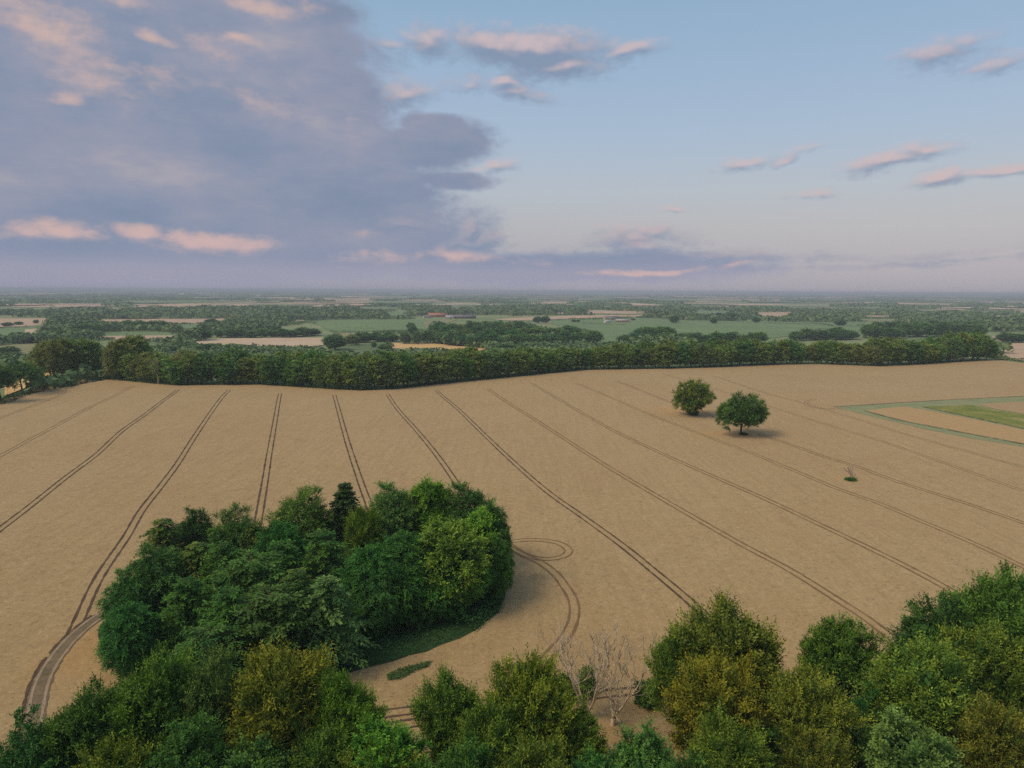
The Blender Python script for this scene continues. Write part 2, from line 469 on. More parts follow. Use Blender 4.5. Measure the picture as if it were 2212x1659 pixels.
M['dust'] = soil_mat('dusty_rut', [(0.3, (0.20, 0.155, 0.11, 1)), (0.6, (0.36, 0.28, 0.20, 1))], 0.2, 1.5)
M['verge'] = soil_mat('track_crown', [(0.3, (0.08, 0.075, 0.04, 1)), (0.5, (0.17, 0.14, 0.085, 1)), (0.68, (0.28, 0.21, 0.13, 1))], 0.2, 1.2, 0, 0.2)
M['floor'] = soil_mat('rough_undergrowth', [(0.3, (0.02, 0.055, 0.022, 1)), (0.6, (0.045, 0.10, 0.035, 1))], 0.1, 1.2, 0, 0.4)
M['weeds'] = soil_mat('weeds', [(0.3, (0.03, 0.09, 0.04, 1)), (0.6, (0.08, 0.16, 0.06, 1))], 0.2, 1.5, 0, 0.3)


def bark_mat(name, a, b):
    m, g, bs, out = new_mat(name)
    P = g.n('ShaderNodeTexCoord').outputs['Object']
    n = g.noise(g.vm('MULTIPLY', P, (3, 3, 0.6)), 2.0, 5, 0.7)
    g.put(bs.inputs['Base Color'], g.ramp(n, [(0.35, a), (0.65, b)]))
    return m


M['bark'] = bark_mat('bark', (0.035, 0.03, 0.022, 1), (0.10, 0.085, 0.065, 1))
M['pine_bark'] = bark_mat('reddish_bark', (0.07, 0.045, 0.03, 1), (0.17, 0.11, 0.075, 1))



# ------------------------------------------------------------------ land surfaces
def polar_ground():
    rr = [0.0, 25.0]
    while rr[-1] < 30000: rr.append(rr[-1] * (1.035 if rr[-1] > 400 else 1.0) + (0 if rr[-1] > 400 else 10))
    rr = np.array(rr[1:])
    th = np.radians(np.concatenate([np.arange(-48, 48, 0.45), np.arange(48, 312, 4.0)]))
    A, B = np.meshgrid(rr, th, indexing='ij')
    X = A * np.sin(B); Y = A * np.cos(B)
    V = np.stack([X, Y, height(X, Y)], -1).reshape(-1, 3)
    n, m = len(rr), len(th)
    idx = np.arange(n * m).reshape(n, m); nx = np.roll(idx, -1, 1)
    Q = np.stack([idx[:-1], idx[1:], nx[1:], nx[:-1]], -1).reshape(-1, 4)
    c = len(V); V = np.vstack([V, [[0, 0, float(height(0, 0))]]])
    cap = np.stack([idx[0], nx[0], np.full(m, c), np.full(m, c)], -1)
    me = bpy.data.meshes.new('ground')
    faces = np.vstack([Q]).tolist() + [[a, b, c_] for a, b, c_, _ in cap.tolist()]
    me.from_pydata([tuple(v) for v in V.tolist()], [], faces)
    me.polygons.foreach_set('use_smooth', np.ones(len(me.polygons), dtype=bool))
    me.materials.append(M['ground'])
    tag(link('ground', me), kind='structure')


def inside(px, py, poly):
    c = np.zeros(np.shape(px), bool)
    n = len(poly)
    for i in range(n):
        x1, y1 = poly[i][0], poly[i][1]; x2, y2 = poly[(i + 1) % n][0], poly[(i + 1) % n][1]
        if y1 == y2: continue
        c ^= ((y1 > py) != (y2 > py)) & (px < (x2 - x1) * (py - y1) / (y2 - y1) + x1)
    return c


def sheet(name, poly, mat, off, step_, attrs=None, ragged=0.0):
    """a field or other cover draped over the land inside a world polygon"""
    P = np.array([(p[0], p[1]) for p in poly], float)
    L = []
    for i in range(len(P)):
        a, b = P[i], P[(i + 1) % len(P)]
        k = max(1, int(np.linalg.norm(b - a) / step_))
        nrm = np.array([-(b - a)[1], (b - a)[0]]); nrm /= max(np.linalg.norm(nrm), 1e-6)
        for j in range(k):
            L.append(a + (b - a) * j / k + nrm * ragged * (rng.random() - 0.5) * (1 if j else 0))
    L = np.array(L)
    x0, y0 = L.min(0); x1, y1 = L.max(0)
    gx, gy = np.meshgrid(np.arange(x0, x1, step_), np.arange(y0, y1, step_))
    gx = gx + (np.arange(gx.shape[0]) % 2)[:, None] * step_ * 0.5
    m_ = inside(gx, gy, L)
    pts = [Vector(p) for p in L] + [Vector((a, b)) for a, b in zip(gx[m_], gy[m_])]
    n = len(L)
    vs, es, fs, *_ = delaunay_2d_cdt(pts, [(i, (i + 1) % n) for i in range(n)], [], 1, 1e-4)
    V = np.array([(v[0], v[1]) for v in vs]); z = height(V[:, 0], V[:, 1]) + off
    V = np.column_stack([V, z])
    at = {k: f(V[:, 0], V[:, 1]) for k, f in (attrs or {}).items()}
    me = make_mesh(name, V, np.array(fs), mat, attrs=at, smooth=True)
    o = link(name, me)
    # keep faces upward
    if me.polygons[0].normal.z < 0: me.flip_normals()
    return tag(o, kind='structure')


def smooth_line(pts, ds):
    """Catmull-Rom through 2-D points, resampled"""
    P = np.array([(p[0], p[1]) for p in pts], float)
    P = np.vstack([2 * P[0] - P[1], P, 2 * P[-1] - P[-2]])
    out = []
    for i in range(1, len(P) - 2):
        a, b, c, d = P[i - 1:i + 3]
        k = max(2, int(np.linalg.norm(c - b) / ds))
        for t in np.arange(k) / k:
            out.append(0.5 * ((2 * b) + (c - a) * t + (2 * a - 5 * b + 4 * c - d) * t * t + (3 * b - a - 3 * c + d) * t ** 3))
    out.append(P[-2])
    return np.array(out)


def strips(name, line, offsets, width, mat, off, jit=0.25, gaps=0.0, label=None):
    V = []; Q = []
    T = norm(np.gradient(line, axis=0)); N = np.column_stack([T[:, 1], -T[:, 0]])
    for o_ in offsets:
        w = width * (1 + jit * (rng.random(len(line)) * 2 - 1)) * 0.5
        c = line + N * (o_ + 0.08 * np.cumsum(rng.normal(0, .1, len(line)))[:, None] * 0)
        a = c - N * w[:, None]; b = c + N * w[:, None]
        k = len(V)
        base = sum(len(x) for x in V)
        V.append(np.vstack([a, b])); n = len(line)
        i = np.arange(n - 1)
        keep = rng.random(n - 1) > gaps
        Q.append((np.stack([i, i + n, i + n + 1, i + 1], -1) + base)[keep])
    V = np.vstack(V); V = np.column_stack([V, height(V[:, 0], V[:, 1]) + off])
    me = make_mesh(name, V, np.vstack(Q), mat)
    return tag(link(name, me), kind='structure')


polar_ground()
CROP = 0.7
EDGE = [(u, v) for u, v in BELT_BASE if 130 <= u <= 2160]
wheat_poly = [(-330, 62), (-330, 200)]
left = [hit(-330, 985), hit(-160, 915), hit(0, 872), hit(70, 845), hit(128, 821)]
wheat_poly = [(-260, 66), (-260, left[0][1])] + [tuple(p[:2]) for p in left] + [tuple(hit(u, v)[:2]) for u, v in EDGE[1:]]
_r = hit(2212, 786); _r2 = hit(2330, 792)
wheat_poly += [tuple(_r[:2]), tuple(_r2[:2]), (760, 560), (760, 66)]
golds = [(hit(1500, 893), 17, 7, 0.9), (hit(1440, 884), 14, 5, .5), (hit(1600, 940), 16, 6, 0.9), (hit(1675, 938), 12, 5, .5), (hit(190, 1400), 6, 8, 0.45),
         (hit(160, 1440), 6, 6, 0.4), (hit(1835, 1038), 6, 3, .5)]


def gold_attr(x, y):
    r = np.zeros(len(x))
    for p, sx, sy, w in golds: r = np.maximum(r, w * np.exp(-((x - p[0]) / sx) ** 2 - ((y - p[1]) / sy) ** 2))
    return r


sheet('wheat_field', wheat_poly, M['wheat'], CROP, 4.5, {'gold': gold_attr})

TRAM = [
    [(-60, 925), (0, 903), (64, 879), (128, 854), (170, 833), (192, 823)],
    [(-80, 1025), (0, 985), (64, 950), (128, 916), (192, 881), (243, 857), (288, 833)],
    [(-80, 1205), (0, 1143), (64, 1094), (144, 1030), (208, 982), (262, 932), (314, 895), (352, 866), (384, 842)],
    [(150, 1385), (175, 1330), (200, 1274), (226, 1228), (274, 1158), (306, 1103), (346, 1052), (384, 1001), (416, 950), (448, 902), (495, 842)],
    [(535, 1245), (557, 1129), (573, 1036), (586, 956), (605, 850)],
    [(722, 853), (735, 900), (752, 960), (775, 1030), (795, 1085), (815, 1140)],
    [(837, 852), (860, 885), (900, 930), (945, 985), (985, 1042), (1010, 1080)],
    [(942, 843), (985, 880), (1040, 933), (1100, 990), (1180, 1060), (1260, 1117), (1340, 1175), (1420, 1240), (1500, 1308), (1560, 1365)],
    [(1055, 840), (1110, 878), (1200, 935), (1300, 1000), (1400, 1060), (1500, 1118), (1600, 1175), (1700, 1228), (1800, 1290), (1870, 1335), (1935, 1385)],
    [(1150, 828), (1230, 876), (1310, 922), (1420, 975), (1520, 1020), (1640, 1072), (1760, 1128), (1880, 1185), (1980, 1235), (2070, 1285), (2140, 1330)],
    [(1245, 828), (1380, 885), (1480, 925), (1600, 970), (1700, 1010), (1800, 1052), (1900, 1088), (2000, 1130), (2100, 1172), (2212, 1225), (2300, 1270)],
    [(1330, 822), (1430, 862), (1512, 888), (1548, 901), (1632, 935), (1704, 959), (1776, 985), (1848, 1007), (1947, 1043), (2080, 1085), (2212, 1130), (2300, 1160)],
    [(1430, 808), (1524, 834), (1600, 858), (1700, 890), (1800, 922), (1900, 952), (2040, 1000), (2212, 1062)],
    [(1540, 812), (1640, 845), (1740, 872), (1850, 905), (1980, 945), (2212, 1010)],
    [(1100, 1170), (1145, 1166), (1188, 1169), (1214, 1176), (1229, 1190), (1216, 1202), (1183, 1208), (1151, 1204), (1124, 1193), (1090, 1170)],
    [(1060, 1165), (1095, 1180), (1137, 1202), (1167, 1215), (1199, 1239), (1220, 1266), (1236, 1292), (1241, 1319), (1236, 1346), (1220, 1378), (1201, 1399), (1183, 1418), (1140, 1460)],
    [(760, 1553), (868, 1537), (1000, 1524), (1240, 1506), (1320, 1497), (1410, 1490), (1560, 1478)],
    [(760, 1583), (868, 1566), (929, 1557), (1080, 1545)],
    [(1760, 862), (1742, 868), (1745, 877), (1770, 882), (1830, 884)],
]
for i, ln in enumerate(TRAM):
    w = 0.5 if i not in (14, 17) else 0.4
    L = smooth_line([h_[:2] for h_ in hits(ln, CROP)], 1.6)
    if i in (0, 1): w = .32
    if i in (10, 11): w = 0.36
    if i in (12, 13, 18): w = 0.24
    strips('wheel_track', L, (-0.95, 0.95), w, M['rut' if i in (2, 3, 4, 5, 6, 7, 16, 17) else 'rut_faint'], CROP + 0.05 + 0.006 * (i % 3), 0.4, 0.0)

# dirt track curving off the headland on the left
trk = smooth_line([h_[:2] for h_ in hits([(70, 1580), (78, 1530), (88, 1484), (104, 1447), (124, 1417), (150, 1385), (177, 1360), (205, 1338), (240, 1318), (300, 1290)], CROP)], 1.2)
strips('dirt_track', trk, (0.0,), 2.9, M['verge'], CROP + 0.07, 0.12)
strips('dusty_rut', trk, (-0.95, 0.95), 0.42, M['dust'], CROP + 0.09, 0.3)
strips('track_edge', trk, (-1.7,), 0.4, M['rut'], CROP + 0.10, 0.7, 0.1)

# margins and plots on the right
G_OUT = [(1804, 879.5), (1898, 903.5), (1990, 925.5), (2100, 947.5), (2212, 966), (2420, 1000), (2420, 842), (2212, 856.5), (2000, 867)]
sheet('grass_margin', hits(G_OUT, CROP), M['margin'], CROP + 0.06, 5, ragged=0.5)
strips('soil_edge', smooth_line([h_[:2] for h_ in hits([(1800, 879), (2000, 866.5), (2212, 856), (2420, 842)], CROP)], 2), (0,), 1.1, M['rut'], CROP + 0.09, 0.5)  # dark strip painted for the shadow line at the standing crop's edge
sheet('crop_plot', hits([(1868, 886.5), (1956, 878.5), (2028, 891.5), (2110, 907.5), (2212, 929.5), (2420, 968), (2420, 990), (2212, 958.5), (2090, 935.5), (1960, 910.5)], CROP), M['wheat'], CROP + 0.12, 4.5,
      {'gold': lambda x, y: 0.35 + 0 * x}, ragged=0.6)
strips('soil_edge', smooth_line([h_[:2] for h_ in hits([(1868, 888), (1960, 912), (2090, 937), (2212, 960)], CROP)], 2), (0,), 0.7, M['rut'], CROP + 0.15, 0.6, 0.1)  # painted shade along the plot's lower edge
sheet('cover_crop', hits([(1992, 878.5), (2100, 875.5), (2150, 885.5), (2212, 896.5), (2420, 930), (2420, 968), (2212, 925.5), (2082, 897.5)], CROP), M['lucerne'], CROP + 0.12, 4.5, ragged=0.6)
strips('soil_edge', smooth_line([h_[:2] for h_ in hits([(1992, 879), (2082, 898.5), (2212, 926.5)], CROP)], 2), (0,), 0.7, M['rut'], CROP + 0.18, 0.6, 0.1)  # shade under the cover crop's edge, painted as a dark strip
sheet('crop_plot', hits([(2110, 873.5), (2212, 868.5), (2420, 858), (2420, 925), (2212, 895), (2152, 884.5)], CROP), M['wheat'], CROP + 0.16, 4.5, {'gold': lambda x, y: 0 * x}, ragged=0.6)

SPINNEY = [(620, 1500), (720, 1470), (790, 1452), (850, 1437), (950, 1402), (1030, 1367), (1075, 1332), (1090, 1300), (1085, 1258), (1092, 1215), (1085, 1180), (1050, 1140),
           (900, 1125), (700, 1130), (450, 1210), (290, 1290), (215, 1365), (215, 1420), (300, 1470), (450, 1500)]
SPIN_W = [tuple(h_[:2]) for h_ in hits(SPINNEY)]
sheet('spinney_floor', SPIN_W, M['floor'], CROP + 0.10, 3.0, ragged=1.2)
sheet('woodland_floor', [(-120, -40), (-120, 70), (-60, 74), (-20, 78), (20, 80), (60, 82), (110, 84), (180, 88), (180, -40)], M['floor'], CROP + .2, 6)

# ------------------------------------------------------------------ tree building
def rhomb(P, D, N, L, W, cup=0.12):
    """leaf-shaped quads: base P, direction D, normal N, length L, width W"""
    S = norm(np.cross(D, N)); L = L[..., None]; W = W[..., None]
    a = P; b = P + D * L * 0.5 + S * W * 0.5 + N * L * cup
    c = P + D * L; d = P + D * L * 0.5 - S * W * 0.5 + N * L * cup
    V = np.stack([a, b, c, d], -2).reshape(-1, 3)
    return V, np.arange(len(V)).reshape(-1, 4)


def rand_dirs(n, r): return norm(r.normal(size=(n, 3)))


def lobes(dirs, r, k=9, amp=0.16, wd=0.10):
    """uneven outline: bulges in random directions"""
    c = rand_dirs(k, r); w = r.uniform(0.5, 1.0, k)
    f = np.zeros(dirs.shape[:-1])
    for i in range(k): f += w[i] * np.exp(-(1 - dirs @ c[i]) / wd)
    return 1 + amp * (np.clip(f, 0, 1.3) - 0.5)


def crown_points(nt_, Rx, Hc, zc, r, low=-0.75, amp=0.16, depth=(0.72, 1.0), flat=1.0):
    """tuft positions on an uneven ellipsoid crown"""
    i = np.arange(nt_) + 0.5
    z = 1 - (1 - low) * i / nt_; ph = i * 2.39996 + r.random() * 6.28
    q = np.sqrt(np.maximum(1 - z * z, 0))
    d = norm(np.stack([q * np.cos(ph), q * np.sin(ph), z], -1) + r.normal(0, 0.07, (nt_, 3)))
    rad = (1 + (lobes(d, r, 11, amp) - 1) * 0.7) * lobes(d, r, 46, amp * 1.1, 0.028); rad = np.minimum(rad, 1.14) * r.uniform(depth[0], depth[1], nt_)
    p = d * rad[:, None]
    p[:, :2] *= Rx; p[:, 2] *= Hc
    p[:, 2] += zc
    return p, d


def crown(seed, H=18.0, Rx=6.5, zc=None, Hc=None, tufts=280, K=9, m=9, L=1.7, leaf=0.42, lw=0.5, up=0.7, spread=0.55, low=-0.8, amp=0.2, depth=(0.72, 1.0),
          tip=(0.17, 0.14, 0.03), body=(0.07, 0.09, 0.025), var=0.25, inner=0.35, droop=0.0, tipbias=0.5):
    """a broadleaf crown: tufts of leafy sprays over the outer shell and some coarse foliage within"""
    r = np.random.default_rng(seed)
    zc = H * 0.55 if zc is None else zc; Hc = H * 0.45 if Hc is None else Hc
    P, D = crown_points(tufts, Rx, Hc, zc, r, low, amp, depth)
    gap = r.random(tufts) > 0.06
    P, D = P[gap], D[gap]; T = len(P)
    A = norm(D * np.array([1, 1, 0.8]) + np.array([0, 0, up]) + r.normal(0, 0.25, (T, 3)))
    sz = r.uniform(0.7, 1.35, T)
    th = r.normal(size=(T, K, 3)); ax = norm(A[:, None] + spread * th * 0.8)
    P0 = P[:, None] - A[:, None] * L * 0.55 * sz[:, None, None] + r.normal(0, L * 0.16, (T, K, 3))
    t = (np.arange(m) + 0.5) / m
    Ls = L * sz[:, None] * r.uniform(0.7, 1.2, (T, K))
    t_ = t[None, None, :, None]
    Pl = P0[:, :, None] + ax[:, :, None] * Ls[..., None, None] * t_ + np.array([0, 0, -1.0]) * droop * L * t_ ** 2
    side = norm(np.cross(ax, rand_dirs(T * K, r).reshape(T, K, 3)))
    sgn = np.where(np.arange(m) % 2 == 0, 1.0, -1.0)[None, None, :, None]
    Dl = norm(ax[:, :, None] * 0.7 + side[:, :, None] * sgn * (1 - 0.6 * t_) + r.normal(0, 0.3, (T, K, m, 3)))
    pl = np.cross(ax, side); pl = pl * np.sign(np.sum(pl * (D[:, None] + np.array([0, 0, 0.8])), -1, keepdims=True) + 1e-6)
    pl = norm(pl + 0.75 * D[:, None] + np.array([0, 0, 0.35]))
    Nl = norm(pl[:, :, None] + r.normal(0, 0.24, (T, K, m, 3)))
    ll = leaf * r.uniform(0.65, 1.25, (T, K, m)) * (1.15 - 0.4 * t)
    V, Q = rhomb(Pl, Dl, Nl, ll, ll * lw)
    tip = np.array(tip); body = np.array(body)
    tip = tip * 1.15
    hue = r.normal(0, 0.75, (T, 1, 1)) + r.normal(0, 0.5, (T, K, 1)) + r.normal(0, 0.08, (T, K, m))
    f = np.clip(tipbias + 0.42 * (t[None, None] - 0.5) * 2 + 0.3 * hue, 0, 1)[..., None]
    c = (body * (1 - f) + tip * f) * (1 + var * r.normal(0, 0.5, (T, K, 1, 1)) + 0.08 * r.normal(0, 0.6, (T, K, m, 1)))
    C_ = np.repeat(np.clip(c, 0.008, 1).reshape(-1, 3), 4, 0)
    # coarse inner foliage
    ni = int(T * 22 * inner)
    pi, di = crown_points(ni, Rx, Hc, zc, r, low, amp * 0.5, (0.4, 0.72))
    li = leaf * r.uniform(1.2, 1.8, ni)
    V2, Q2 = rhomb(pi, rand_dirs(ni, r), norm(di + r.normal(0, 0.6, (ni, 3))), li, li * 0.8)
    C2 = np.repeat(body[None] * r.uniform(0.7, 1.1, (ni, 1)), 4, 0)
    return np.vstack([V, V2]), np.vstack([Q, Q2 + len(V)]), np.vstack([C_, C2])


def tube(pts, rad, sides=7):
    pts = np.asarray(pts, float); n = len(pts)
    T = norm(np.gradient(pts, axis=0)); ref = np.array([0.3, 0.9, 0.1])
    A = norm(np.cross(T, ref)); B = np.cross(T, A)
    ph = np.linspace(0, 2 * math.pi, sides, endpoint=False)
    ring = pts[:, None] + np.asarray(rad)[:, None, None] * (np.cos(ph)[None, :, None] * A[:, None] + np.sin(ph)[None, :, None] * B[:, None])
    V = ring.reshape(-1, 3); idx = np.arange(n * sides).reshape(n, sides); nx = np.roll(idx, -1, 1)
    Q = np.stack([idx[:-1], nx[:-1], nx[1:], idx[1:]], -1).reshape(-1, 4)
    return V, Q


def join(parts):
    Vs, Qs, k = [], [], 0
    for V, Q in parts: Vs.append(V); Qs.append(Q + k); k += len(V)
    return np.vstack(Vs), np.vstack(Qs)


def wood(seed, H, Rx, r0=0.35, limbs=12, zc=None, lo=0.25, sides=7):
    """trunk with tapering limbs reaching into the crown"""
    r = np.random.default_rng(seed)
    n = 8; z = np.linspace(-0.3, H * 0.82, n)
    wob = np.cumsum(r.normal(0, 0.012 * H, (n, 2)), 0) * 0.6; wob[0] = wob[1] = 0
    P = np.column_stack([wob, z]); rad = r0 * np.linspace(1.0, 0.15, n) ** 0.9; rad[0] *= 1.5
    parts = [tube(P, rad, sides)]
    for i in range(limbs):
        f = r.uniform(lo, 0.75); b = np.array([np.interp(f, np.linspace(0, 1, n), P[:, k]) for k in range(3)])
        a = i * 2.4 + r.random(); out = Rx * r.uniform(0.55, 0.85) * (1.15 - f * 0.6)
        e = b + np.array([math.cos(a) * out, math.sin(a) * out, H * r.uniform(0.08, 0.22)])
        mid = (b + e) / 2 + np.array([0, 0, -0.25 * out * 0.3 + r.normal(0, .2)])
        rr = r0 * (1 - f) * 0.55
        parts.append(tube([b, mid, e], [rr, rr * 0.65, rr * 0.2], 5))
    return join(parts)


def conifer(seed, H=18.0, Rx=3.2, z0=0.18, whorls=26, per=7, droop=0.35, leaf=0.5, twigs=9, tip=(0.08, 0.13, 0.05), body=(0.03, 0.065, 0.03), taper=0.85, lift=0.1, top=0.05, m=5):
    """spruce, larch or pine: whorled boughs carrying hanging sprays of needles"""
    r = np.random.default_rng(seed)
    zs = np.linspace(z0, 0.97, whorls) * H
    B, A, LEN = [], [], []
    for z in zs:
        k = per if z < H * 0.9 else 4
        ph = r.random() * 6.28 + np.arange(k) * 6.28 / k + r.normal(0, 0.2, k)
        f = (z / H - z0) / (1 - z0)
        ln = Rx * (max(1 - f, 0.0) ** taper + top) * r.uniform(0.6, 1.2, k) * (0.7 + 0.3 * min(1, f * 5))
        for p_, l_ in zip(ph, ln):
            B.append((0, 0, z + r.normal(0, 0.12))); A.append((math.cos(p_), math.sin(p_), 0)); LEN.append(l_)
    B, A, LEN = np.array(B), np.array(A), np.array(LEN); n = len(B)
    Tn = (np.arange(twigs) + 0.6) / twigs
    t = Tn[None, :, None]
    up = np.array([0, 0, 1.0])
    bow = (lift * t * 1.5 - droop * t ** 2 * 1.3) * LEN[:, None, None]
    Pt = B[:, None] + A[:, None] * LEN[:, None, None] * t + up * bow
    lat = np.cross(A, up)
    K = 2
    sg = np.array([-1.0, 1.0])[None, None, :, None]
    ax = norm(A[:, None, None] * 0.55 + lat[:, None, None] * sg * (1.0 - 0.55 * t[..., None]) - up * (0.15 + droop * 0.9) + r.normal(0, 0.22, (n, twigs, K, 3)))
    tl = LEN[:, None, None] * (0.42 - 0.26 * Tn[None, :, None]) * r.uniform(0.6, 1.2, (n, twigs, K)) + 0.18
    s = (np.arange(m) + 0.4) / m
    Pl = Pt[:, :, None, None] + ax[..., None, :] * tl[..., None, None] * s[:, None]
    Dl = norm(ax[..., None, :] + r.normal(0, 0.38, (n, twigs, K, m, 3)))
    Nl = norm(up + r.normal(0, 0.5, (n, twigs, K, m, 3)))
    ll = leaf * r.uniform(0.7, 1.2, (n, twigs, K, m))
    V, Q = rhomb(Pl, Dl, Nl, ll, ll * 0.42, 0.05)
    tip = np.array(tip); body = np.array(body)
    f = np.clip(0.35 + 0.4 * (Tn[None, :, None, None] - 0.3) + 0.3 * r.normal(0, 1, (n, 1, 1, 1)) + 0.15 * r.normal(0, 1, (n, twigs, K, m)), 0, 1)[..., None]
    c = (body * (1 - f) + tip * f) * (1 + 0.2 * r.normal(0, 0.6, (n, twigs, 1, 1, 1)))
    C_ = np.repeat(np.clip(c, 0.008, 1).reshape(-1, 3), 4, 0)
    zz = np.linspace(-0.3, H * 0.98, 6)
    tv, tq = tube(np.column_stack([np.zeros((6, 2)), zz]), 0.014 * H * np.linspace(1.1, 0.12, 6), 7)
    parts = [(tv, tq)]
    for i in range(0, n, 2):
        e = B[i] + A[i] * LEN[i] * 0.85 + up * (lift * 0.85 * 1.5 - droop * 0.72 * 1.3) * LEN[i]
        mdl = B[i] + A[i] * LEN[i] * 0.45 + up * (lift * 0.45 * 1.5 - droop * 0.2 * 1.3) * LEN[i]
        parts.append(tube([B[i], mdl, e], [0.05, 0.035, 0.012], 4))
    return (V, Q, C_), join(parts)


def dead_tree(seed, H, spread_=0.55, r0=0.3, depth=6, lean=(0, 0), kink=0.25, stems=1):
    """bare branching wood, forking low into upright limbs when stems > 1"""
    r = np.random.default_rng(seed); parts = []
    def grow(p, d, L, rad, k):
        n = 4; pts = [p]; dd = d.copy()
        for i in range(n):
            dd = norm(dd + r.normal(0, kink * 0.5, 3) + np.array([0, 0, 0.10])); pts.append(pts[-1] + dd * L / n)
        rad = max(rad, 0.045); parts.append(tube(pts, np.linspace(rad, rad * 0.7, n + 1), 6 if k > 3 else 4))
        if k <= 0: return
        for j in range(2):
            nd = norm(dd + spread_ * r.normal(0, 1, 3) + np.array([0, 0, 0.2]))
            grow(pts[-1], nd, L * r.uniform(0.68, 0.88), rad * (0.58 if j else 0.66) * r.uniform(0.85, 1), k - 1)
        if k > 2:
            for q in (1, 2, 3):
                if r.random() < 0.55: grow(pts[q], norm(dd + 0.8 * r.normal(0, 1, 3)), L * 0.5, rad * 0.3, min(k - 2, 2))
    base = np.array([0, 0, -0.2]); d0 = norm(np.array([lean[0], lean[1], 1.0]))
    if stems == 1: grow(base, d0, H * 0.27, r0, depth)
    else:
        top = base + d0 * H * 0.14; parts.append(tube([base, (base + top) / 2, top], [r0 * 1.3, r0 * 1.05, r0], 8))
        for i in range(stems):
            a = i * 6.283 / stems + r.normal(0, .3)
            grow(top, norm(np.array([math.cos(a) * 0.62, math.sin(a) * 0.45, 1.0])), H * 0.25, r0 * 0.62, depth - 1)
    return join(parts)


GOLD = ((0.175, 0.185, 0.028), (0.042, 0.088, 0.018))
OLIVE = ((0.135, 0.18, 0.034), (0.036, 0.088, 0.022))
RUST = ((0.15, 0.16, 0.03), (0.042, 0.08, 0.02))
GREEN = ((0.085, 0.165, 0.033), (0.025, 0.082, 0.022))
BRIGHT = ((0.18, 0.29, 0.045), (0.06, 0.14, 0.028))
DARK = ((0.05, 0.13, 0.035), (0.02, 0.075, 0.024))
GREY = ((0.15, 0.215, 0.08), (0.055, 0.115, 0.04))
TEAL = ((0.055, 0.125, 0.06), (0.022, 0.07, 0.038))


def proto(kind):
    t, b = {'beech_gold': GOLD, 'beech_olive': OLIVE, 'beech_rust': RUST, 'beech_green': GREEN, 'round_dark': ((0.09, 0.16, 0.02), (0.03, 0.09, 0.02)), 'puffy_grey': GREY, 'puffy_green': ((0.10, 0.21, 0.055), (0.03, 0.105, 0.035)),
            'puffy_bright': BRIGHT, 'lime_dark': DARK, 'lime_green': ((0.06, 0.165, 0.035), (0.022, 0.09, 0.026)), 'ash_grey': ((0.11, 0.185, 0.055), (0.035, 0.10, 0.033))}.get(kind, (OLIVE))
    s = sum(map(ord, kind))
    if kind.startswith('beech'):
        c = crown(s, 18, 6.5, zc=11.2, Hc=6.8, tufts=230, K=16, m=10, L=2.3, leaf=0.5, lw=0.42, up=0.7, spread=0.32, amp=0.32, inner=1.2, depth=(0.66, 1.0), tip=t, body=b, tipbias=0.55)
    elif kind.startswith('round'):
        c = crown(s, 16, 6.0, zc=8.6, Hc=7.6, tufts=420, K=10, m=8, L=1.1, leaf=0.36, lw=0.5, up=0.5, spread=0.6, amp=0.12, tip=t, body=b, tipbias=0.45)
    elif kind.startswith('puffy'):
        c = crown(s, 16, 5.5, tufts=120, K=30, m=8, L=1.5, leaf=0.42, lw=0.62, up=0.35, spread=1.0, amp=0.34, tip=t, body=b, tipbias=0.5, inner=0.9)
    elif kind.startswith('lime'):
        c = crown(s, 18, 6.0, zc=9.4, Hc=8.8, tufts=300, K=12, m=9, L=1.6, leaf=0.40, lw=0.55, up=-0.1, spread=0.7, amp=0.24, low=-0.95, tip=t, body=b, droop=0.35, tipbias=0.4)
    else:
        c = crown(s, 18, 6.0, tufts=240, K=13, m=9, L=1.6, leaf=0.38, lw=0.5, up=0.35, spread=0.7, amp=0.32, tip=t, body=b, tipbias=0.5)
    H = {'r': 16, 'p': 16}.get(kind[0], 18); Rx = {'b': 6.5, 'r': 6.0, 'p': 5.5}.get(kind[0], 6.0)
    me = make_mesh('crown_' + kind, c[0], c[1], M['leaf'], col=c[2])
    wv, wq = wood(s + 1, H, Rx)
    return me, make_mesh('trunk_' + kind, wv, wq, M['bark'], smooth=True), H, Rx


def proto_conifer(kind):
    s = sum(map(ord, kind))
    kw = {'spruce': dict(H=18, Rx=3.6, whorls=17, droop=0.3, tip=(0.05, 0.10, 0.035), body=(0.02, 0.05, 0.022)),
          'larch': dict(H=18, Rx=3.8, whorls=18, droop=0.3, tip=(0.12, 0.18, 0.04), body=(0.04, 0.105, 0.03), leaf=0.46, taper=0.6, top=0.16),
          'fir': dict(H=18, Rx=4.2, whorls=17, droop=0.22, tip=(0.08, 0.17, 0.035), body=(0.026, 0.085, 0.024), taper=0.55, top=0.2, lift=0.16, twigs=10),
          'blue_spruce': dict(H=18, Rx=4.6, whorls=14, per=6, droop=0.5, tip=(0.12, 0.18, 0.075), body=(0.04, 0.09, 0.036), taper=0.7, top=0.12, lift=0.12, twigs=11, leaf=0.5),
          'pine': dict(H=18, Rx=4.2, z0=0.42, whorls=15, per=7, droop=0.05, tip=(0.08, 0.165, 0.045), body=(0.026, 0.08, 0.026), taper=0.4, top=0.3, lift=0.25, leaf=0.55, twigs=11)}[kind]
    (V, Q, C_), (tv, tq) = conifer(s, **kw)
    return make_mesh('crown_' + kind, V, Q, M['leaf'], col=C_), make_mesh('trunk_' + kind, tv, tq, M['pine_bark'], smooth=True), kw['H'], kw['Rx']


PROTO = {}


